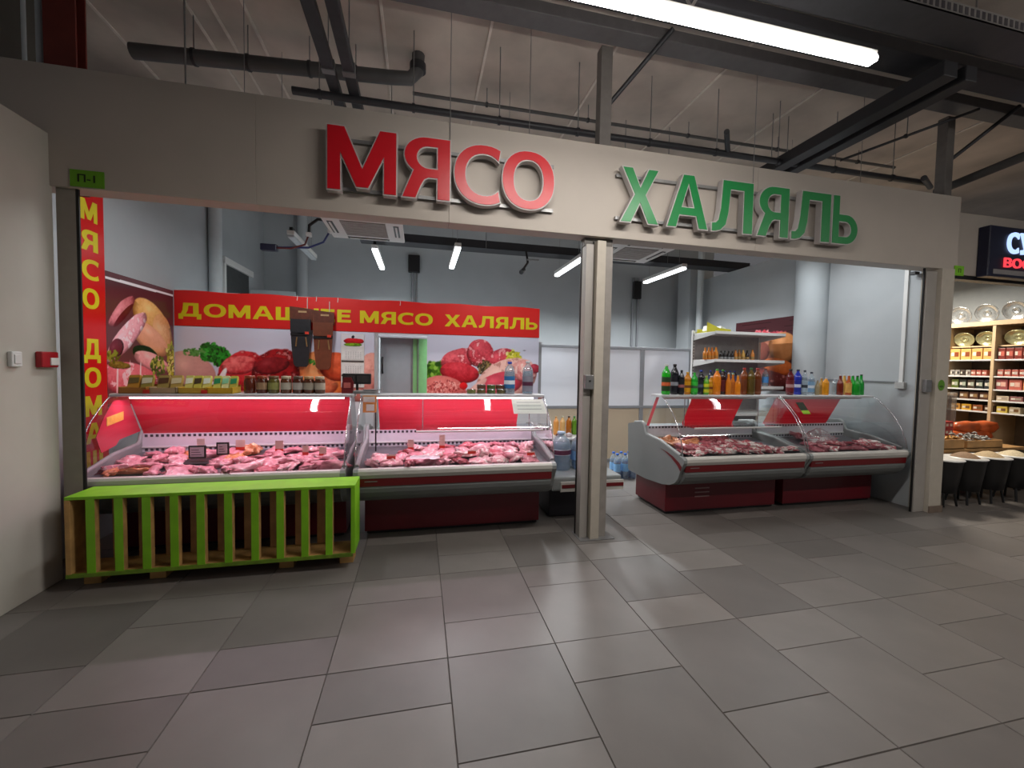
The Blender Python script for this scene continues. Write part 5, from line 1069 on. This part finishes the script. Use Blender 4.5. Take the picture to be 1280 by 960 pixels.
def platter(y, z, r, lb, m, grp, rx=1.0, x=8.2):
    t = thing('serving_platter', lb, 'platter', (x, y, z), grp)
    pr = [(r*.05, .0), (r*.12, .012), (r*.45, .006), (r*.62, .004), (r*.80, .022), (r, .03)]
    n = 30; R_ = Matrix.Rotation(-.25, 3, 'Y'); v = []; 
    def P(rr, h, k): 
        q = Vector((-h, rr*rx*math.cos(2*PI*k/n), rr*math.sin(2*PI*k/n)+r)); q = R_ @ q; return (x+q.x, y+q.y, z+q.z+.004)
    b = MB(); b.add([P(a, h, k) for a, h in pr for k in range(n)], [(i*n+k, i*n+(k+1) % n, (i+1)*n+(k+1) % n, (i+1)*n+k) for i in range(len(pr)-1) for k in range(n)], True)
    b.add([P(pr[0][0], pr[0][1], k) for k in range(n)], [tuple(range(n))]); b.build('platter_dish', m, t)
    MB().tube([P(r*.99, .03, k) for k in range(n+1)], .006, 6, False).build('platter_rim', m, t)
    MB().tube([P(r*.3, .010, k) for k in range(n+1)], .004, 6, False).build('embossed_ring', m, t)
for i, y in enumerate((4.72, 4.42, 4.12, 3.86)):
    platter(y, 2.345, .135, ['silver platter half hidden by the far pillar on the top shelf', 'silver platter second from the far pillar on the top shelf', 'silver platter third from the far pillar on the top shelf', 'silver platter cut by the picture edge on the top shelf'][i], M_PEW, 'silver platters on the neighbouring top shelf')
for i, (y, rx) in enumerate(((4.66, 1.15), (4.40, 1.15), (4.08, 1.25))):
    platter(y, 2.00, .105, ['gold oval platter nearest the far pillar', 'gold oval platter beside the shelf upright', 'gold oval platter beyond the shelf upright'][i], M_GLD, 'gold platters on the neighbouring shelf', rx)
B((SX+.05, 3.75, 1.975), (8.56, 4.78, 1.995)).build('shelf', M_SW, t)
def pack(name, y, z, w, d, h, c, c2, lb, grp, cat='box', x=None):
    x = SX+.03 if x is None else x; t = thing(name, lb, cat, (x+d/2, y, z), grp)
    B((x, y-w/2, z+.0005), (x+d, y+w/2, z+h), .004).build('pack_body', colmat(c, .4), t)
    B((x-.002, y-w*.36, z+h*.30), (x, y+w*.05, z+h*.72)).build('pack_picture', colmat(c2, .4, 'lab'), t)
    B((x-.002, y+w*.08, z+h*.35), (x, y+w*.40, z+h*.68)).build('pack_label', mat('pack_white', 'cfc6b8', .5), t)
    return t
ORD = ['first', 'second', 'third', 'fourth', 'fifth', 'sixth', 'seventh', 'eighth', 'ninth']
for i in range(4): pack('sweets_box', 4.72-.128*i, 1.79, .118, .12, .165, 'c89a58', '7a3a1c', 'yellow boxed sweets with brown picture, %s from the far pillar' % ORD[i], 'yellow sweet boxes')
for i in range(5): pack('date_box', 4.20-.085*i, 1.79, .08, .12, .16, '6e2418', 'b0584a', 'dark red packet beyond the shelf upright, %s in its row' % ORD[i], 'dark red packets beyond the upright')
for i in range(7): pack('small_jar_box', 4.74-.062*i, 1.55, .055, .08, .085, ['8f8a84', '8a8580', '4a4038', '8f8a84', '8a4434', '8f3a2c', '8f4434'][i], ['3a3430', '2a2624', '2a2420', '5a4a44', 'c89a90', 'c89a90', 'c89a90'][i], 'small white-labelled pack under the yellow boxes, %s from the pillar' % ORD[i], 'small packs on the narrow shelf')
for i in range(6): pack('small_jar_box', 4.20-.075*i, 1.55, .066, .08, .095, '9a4a3c', 'b8a8a0', 'small red-white pack beyond the upright, %s in its row' % ORD[i], 'small red-white packs')
for i, c in enumerate(('4f5a24', '2a2a22', '3a2c20', '1d211f', '22262a')): pack('packet', 4.70-.095*i, 1.36, .085, .1, .13, c, '9aa090', 'dark packet on the middle shelf, %s from the far pillar' % ORD[i], 'dark packets on the middle shelf', 'packet')
for i, c in enumerate(('8a4444', 'b05a4c', 'c88a5a')): pack('packet', 4.18-.14*i, 1.36, .125, .1, .15, c, 'd0a090', 'pink packet on the middle shelf beyond the upright, %s in its row' % ORD[i], 'pink packets on the middle shelf', 'packet')
for i, c in enumerate(('2a211a', '5a3a22', '4a2c1c', '4a2a1a')): pack('packet', 4.70-.115*i, 1.20, .105, .1, .11, c, '8a6a44', 'brown packet on the second lowest shelf, %s from the far pillar' % ORD[i], 'brown packets', 'packet')
for i, c in enumerate(('b0a088', '7a4a48', '6e4444')): pack('packet', 4.16-.14*i, 1.20, .13, .1, .07, c, '9a8a7a', 'flat packet beyond the upright on the second lowest shelf, %s in row' % ORD[i], 'flat packets beyond the upright', 'packet')
for i, c in enumerate(('b8843a', 'c8962c', '8a4a24', '4a3020', 'c0a848', 'a89a80')): pack('packet', 4.68-.13*i, 1.03, .11, .1, .09, c, '6a4a2a', 'packet on the lowest visible shelf, %s from the far pillar' % ORD[i], 'packets on the lowest visible shelf', 'packet')
# stall in front of the shelving
M_CRT = mat('crate_pine', 'a07a4c', .65, var=.2, scale=8)
t = thing('stall_table', 'wooden stall table of the neighbouring shop', 'table', (7.2, 4.1, 0))
B((6.35, 3.865, .56), (8.02, 4.46, .60), .004).build('table_top', M_CRT, t)
for x in (6.4, 7.97):
    for y in (3.9, 4.41): B((x-.025, y-.025, 0), (x+.025, y+.025, .56)).build('leg', M_BLACK, t)
for i, (x, y, w) in enumerate(((6.73, 3.985, .36), (7.27, 3.975, .64))):
    t = thing('wooden_crate', ['wooden crate of packets nearest the far pillar', 'long wooden crate of wrapped sweets on the stall'][i], 'crate', (x, y, .60), 'wooden crates on the stall')
    b = MB()
    z = .6005; h = .12 if i == 0 else .10
    B((x-w/2, y-.10, z), (x+w/2, y-.085, z+h)).build('crate_side', M_CRT, t); B((x-w/2, y+.16, z), (x+w/2, y+.175, z+h)).build('crate_side', M_CRT, t)
    B((x-w/2, y-.085, z), (x-w/2+.012, y+.16, z+h)).build('crate_end', M_CRT, t); B((x+w/2-.012, y-.085, z), (x+w/2, y+.16, z+h)).build('crate_end', M_CRT, t); B((x-w/2, y-.1, z-.0), (x+w/2, y+.17, z+.01)).build('crate_floor', M_CRT, t)
    rr = random.Random(40+i); q = MB()
    for k in range(60):
        cx, cy = x+rr.uniform(-.42, .42)*w, y+rr.uniform(-.05, .14); zc = z+h*.8+rr.uniform(0, .05)+(cy-y)*.25
        a = rr.uniform(0, PI); q.tube([(cx-.03*math.cos(a), cy-.03*math.sin(a), zc), (cx, cy, zc+.01), (cx+.03*math.cos(a), cy+.03*math.sin(a), zc)], [.004, .014, .004], 6)
    o = q.build('wrapped_sweets', mat('mixed_sweets_%d' % i, ['a87a3a', '7a7a78'][i], .3, var=.8, scale=22), off=(x, y, z)); stuff(o); o['label'] = ['gold wrapped sweets filling the first wooden crate', 'black and silver wrapped sweets filling the long crate'][i]; o['category'] = 'sweets'
for i, (x, z) in enumerate(((7.42, .70), (7.84, .70), (7.60, .83), (7.95, .83))):
    t = tag(MB().lathe((0, 0, 0), [(.02, -.055), (.15, -.05), (.20, -.01), (.17, .03), (.02, .045)], 18).build('snack_bag', mat('orange_bag', 'b8562c', .3, var=.35, scale=6, rnd=.1), off=(0, 0, 0)), ['orange snack bag at the stack foot by the crates', 'orange snack bag beside the lower one', 'orange and white snack bag lying on the stack', 'orange snack bag at the picture edge'][i], 'snack bag', 'orange snack bags on the stall')
    t.location = (x, 4.27, z); t.scale = (1.25, .55, 1.7)
t = thing('snack_display', 'tall clear plastic display of dark snacks beside the far pillar', 'display', (7.2, 4.36, .60))
B((7.36, 4.39, .6005), (7.62, 4.455, 1.30), .02).build('display_shell', glass('film_grey', (.85, .82, .78), .05, .5, .35, (.5, .47, .43)), t)
B((7.45, 4.40, .62), (7.54, 4.445, 1.26), .02).build('snack_strip', mat('snack_dark', '3a302a', .4, var=.3), t)
for i, z in enumerate((.7205, .8205)):
    t = thing('biscuit_box', ['lower red and white boxed biscuits by the far pillar', 'upper red and white boxed biscuits by the far pillar'][i], 'box', (7.05, 4.2, z), 'red and white biscuit boxes')
    B((6.97, 4.17, z), (7.19, 4.30, z+.095), .003).build('pack_body', colmat('a83430', .35), t)
    for k in range(3): B((6.985+k*.07, 4.167, z+.03), (7.025+k*.07, 4.17, z+.065)).build('pack_label', mat('pack_white', 'cfc6b8', .5), t)
t = tag(B((6.95, 4.165, .6005), (7.19, 4.31, .72), .004).build('riser_block', M_CRT, off=(7.07, 4.24, .60)), 'wooden block under the red and white biscuit boxes', 'block')
TX = [6.12, 6.50, 6.90, 7.33]
for i, x in enumerate(TX):
    y = 3.64; t = thing('grain_tub', ['black round tub with white lid half hidden by the far pillar', 'black round tub heaped with brown grain', 'black round tub heaped with cream grain', 'black round tub of pale grain at the picture edge'][i], 'tub', (x, y, 0), 'black grain tubs before the stall')
    MB().lathe((x, y, 0), [(.125, .16), (.14, .17), (.165, .36), (.185, .53), (.19, .545)], 22).build('tub_body', mat('tub_black', '0e0e10', .4), t)
    MB().lathe((x, y, 0), [(.195, .545), (.20, .55), (.197, .558), (.05, .562)], 24).build('tub_lid', M_WHITE, t)
    if i: MB().lathe((x, y, 0), [(.13, .560), (.10, .585), (.05, .612), (.012, .622)], 20).build('grain_heap', mat('grain_%d' % i, ['', '8a6e54', 'b09a78', 'c0b294'][i], .8, var=.2, scale=60), t)
    for k in range(4):
        a = PI/4+k*PI/2; MB().tube([(x+.15*math.cos(a), y+.15*math.sin(a), 0), (x+.12*math.cos(a), y+.12*math.sin(a), .17)], .012, 8).build('leg', mat('tub_black', '0e0e10', .4), t)
t = tag(B((6.15, 3.90, 0.0), (6.55, 4.1, .13), .004).build('storage_box', mat('carton_dark', '5a4634', .7), off=(6.35, 4.0, 0)), 'brown cardboard box on the floor behind the tubs', 'box')
t = tag(B((6.85, 3.92, 0.0), (7.2, 4.15, .16), .004).build('storage_box', mat('carton_red', '5e3a30', .7), off=(7.0, 4.0, 0)), 'reddish cardboard box on the floor between tub legs', 'box')
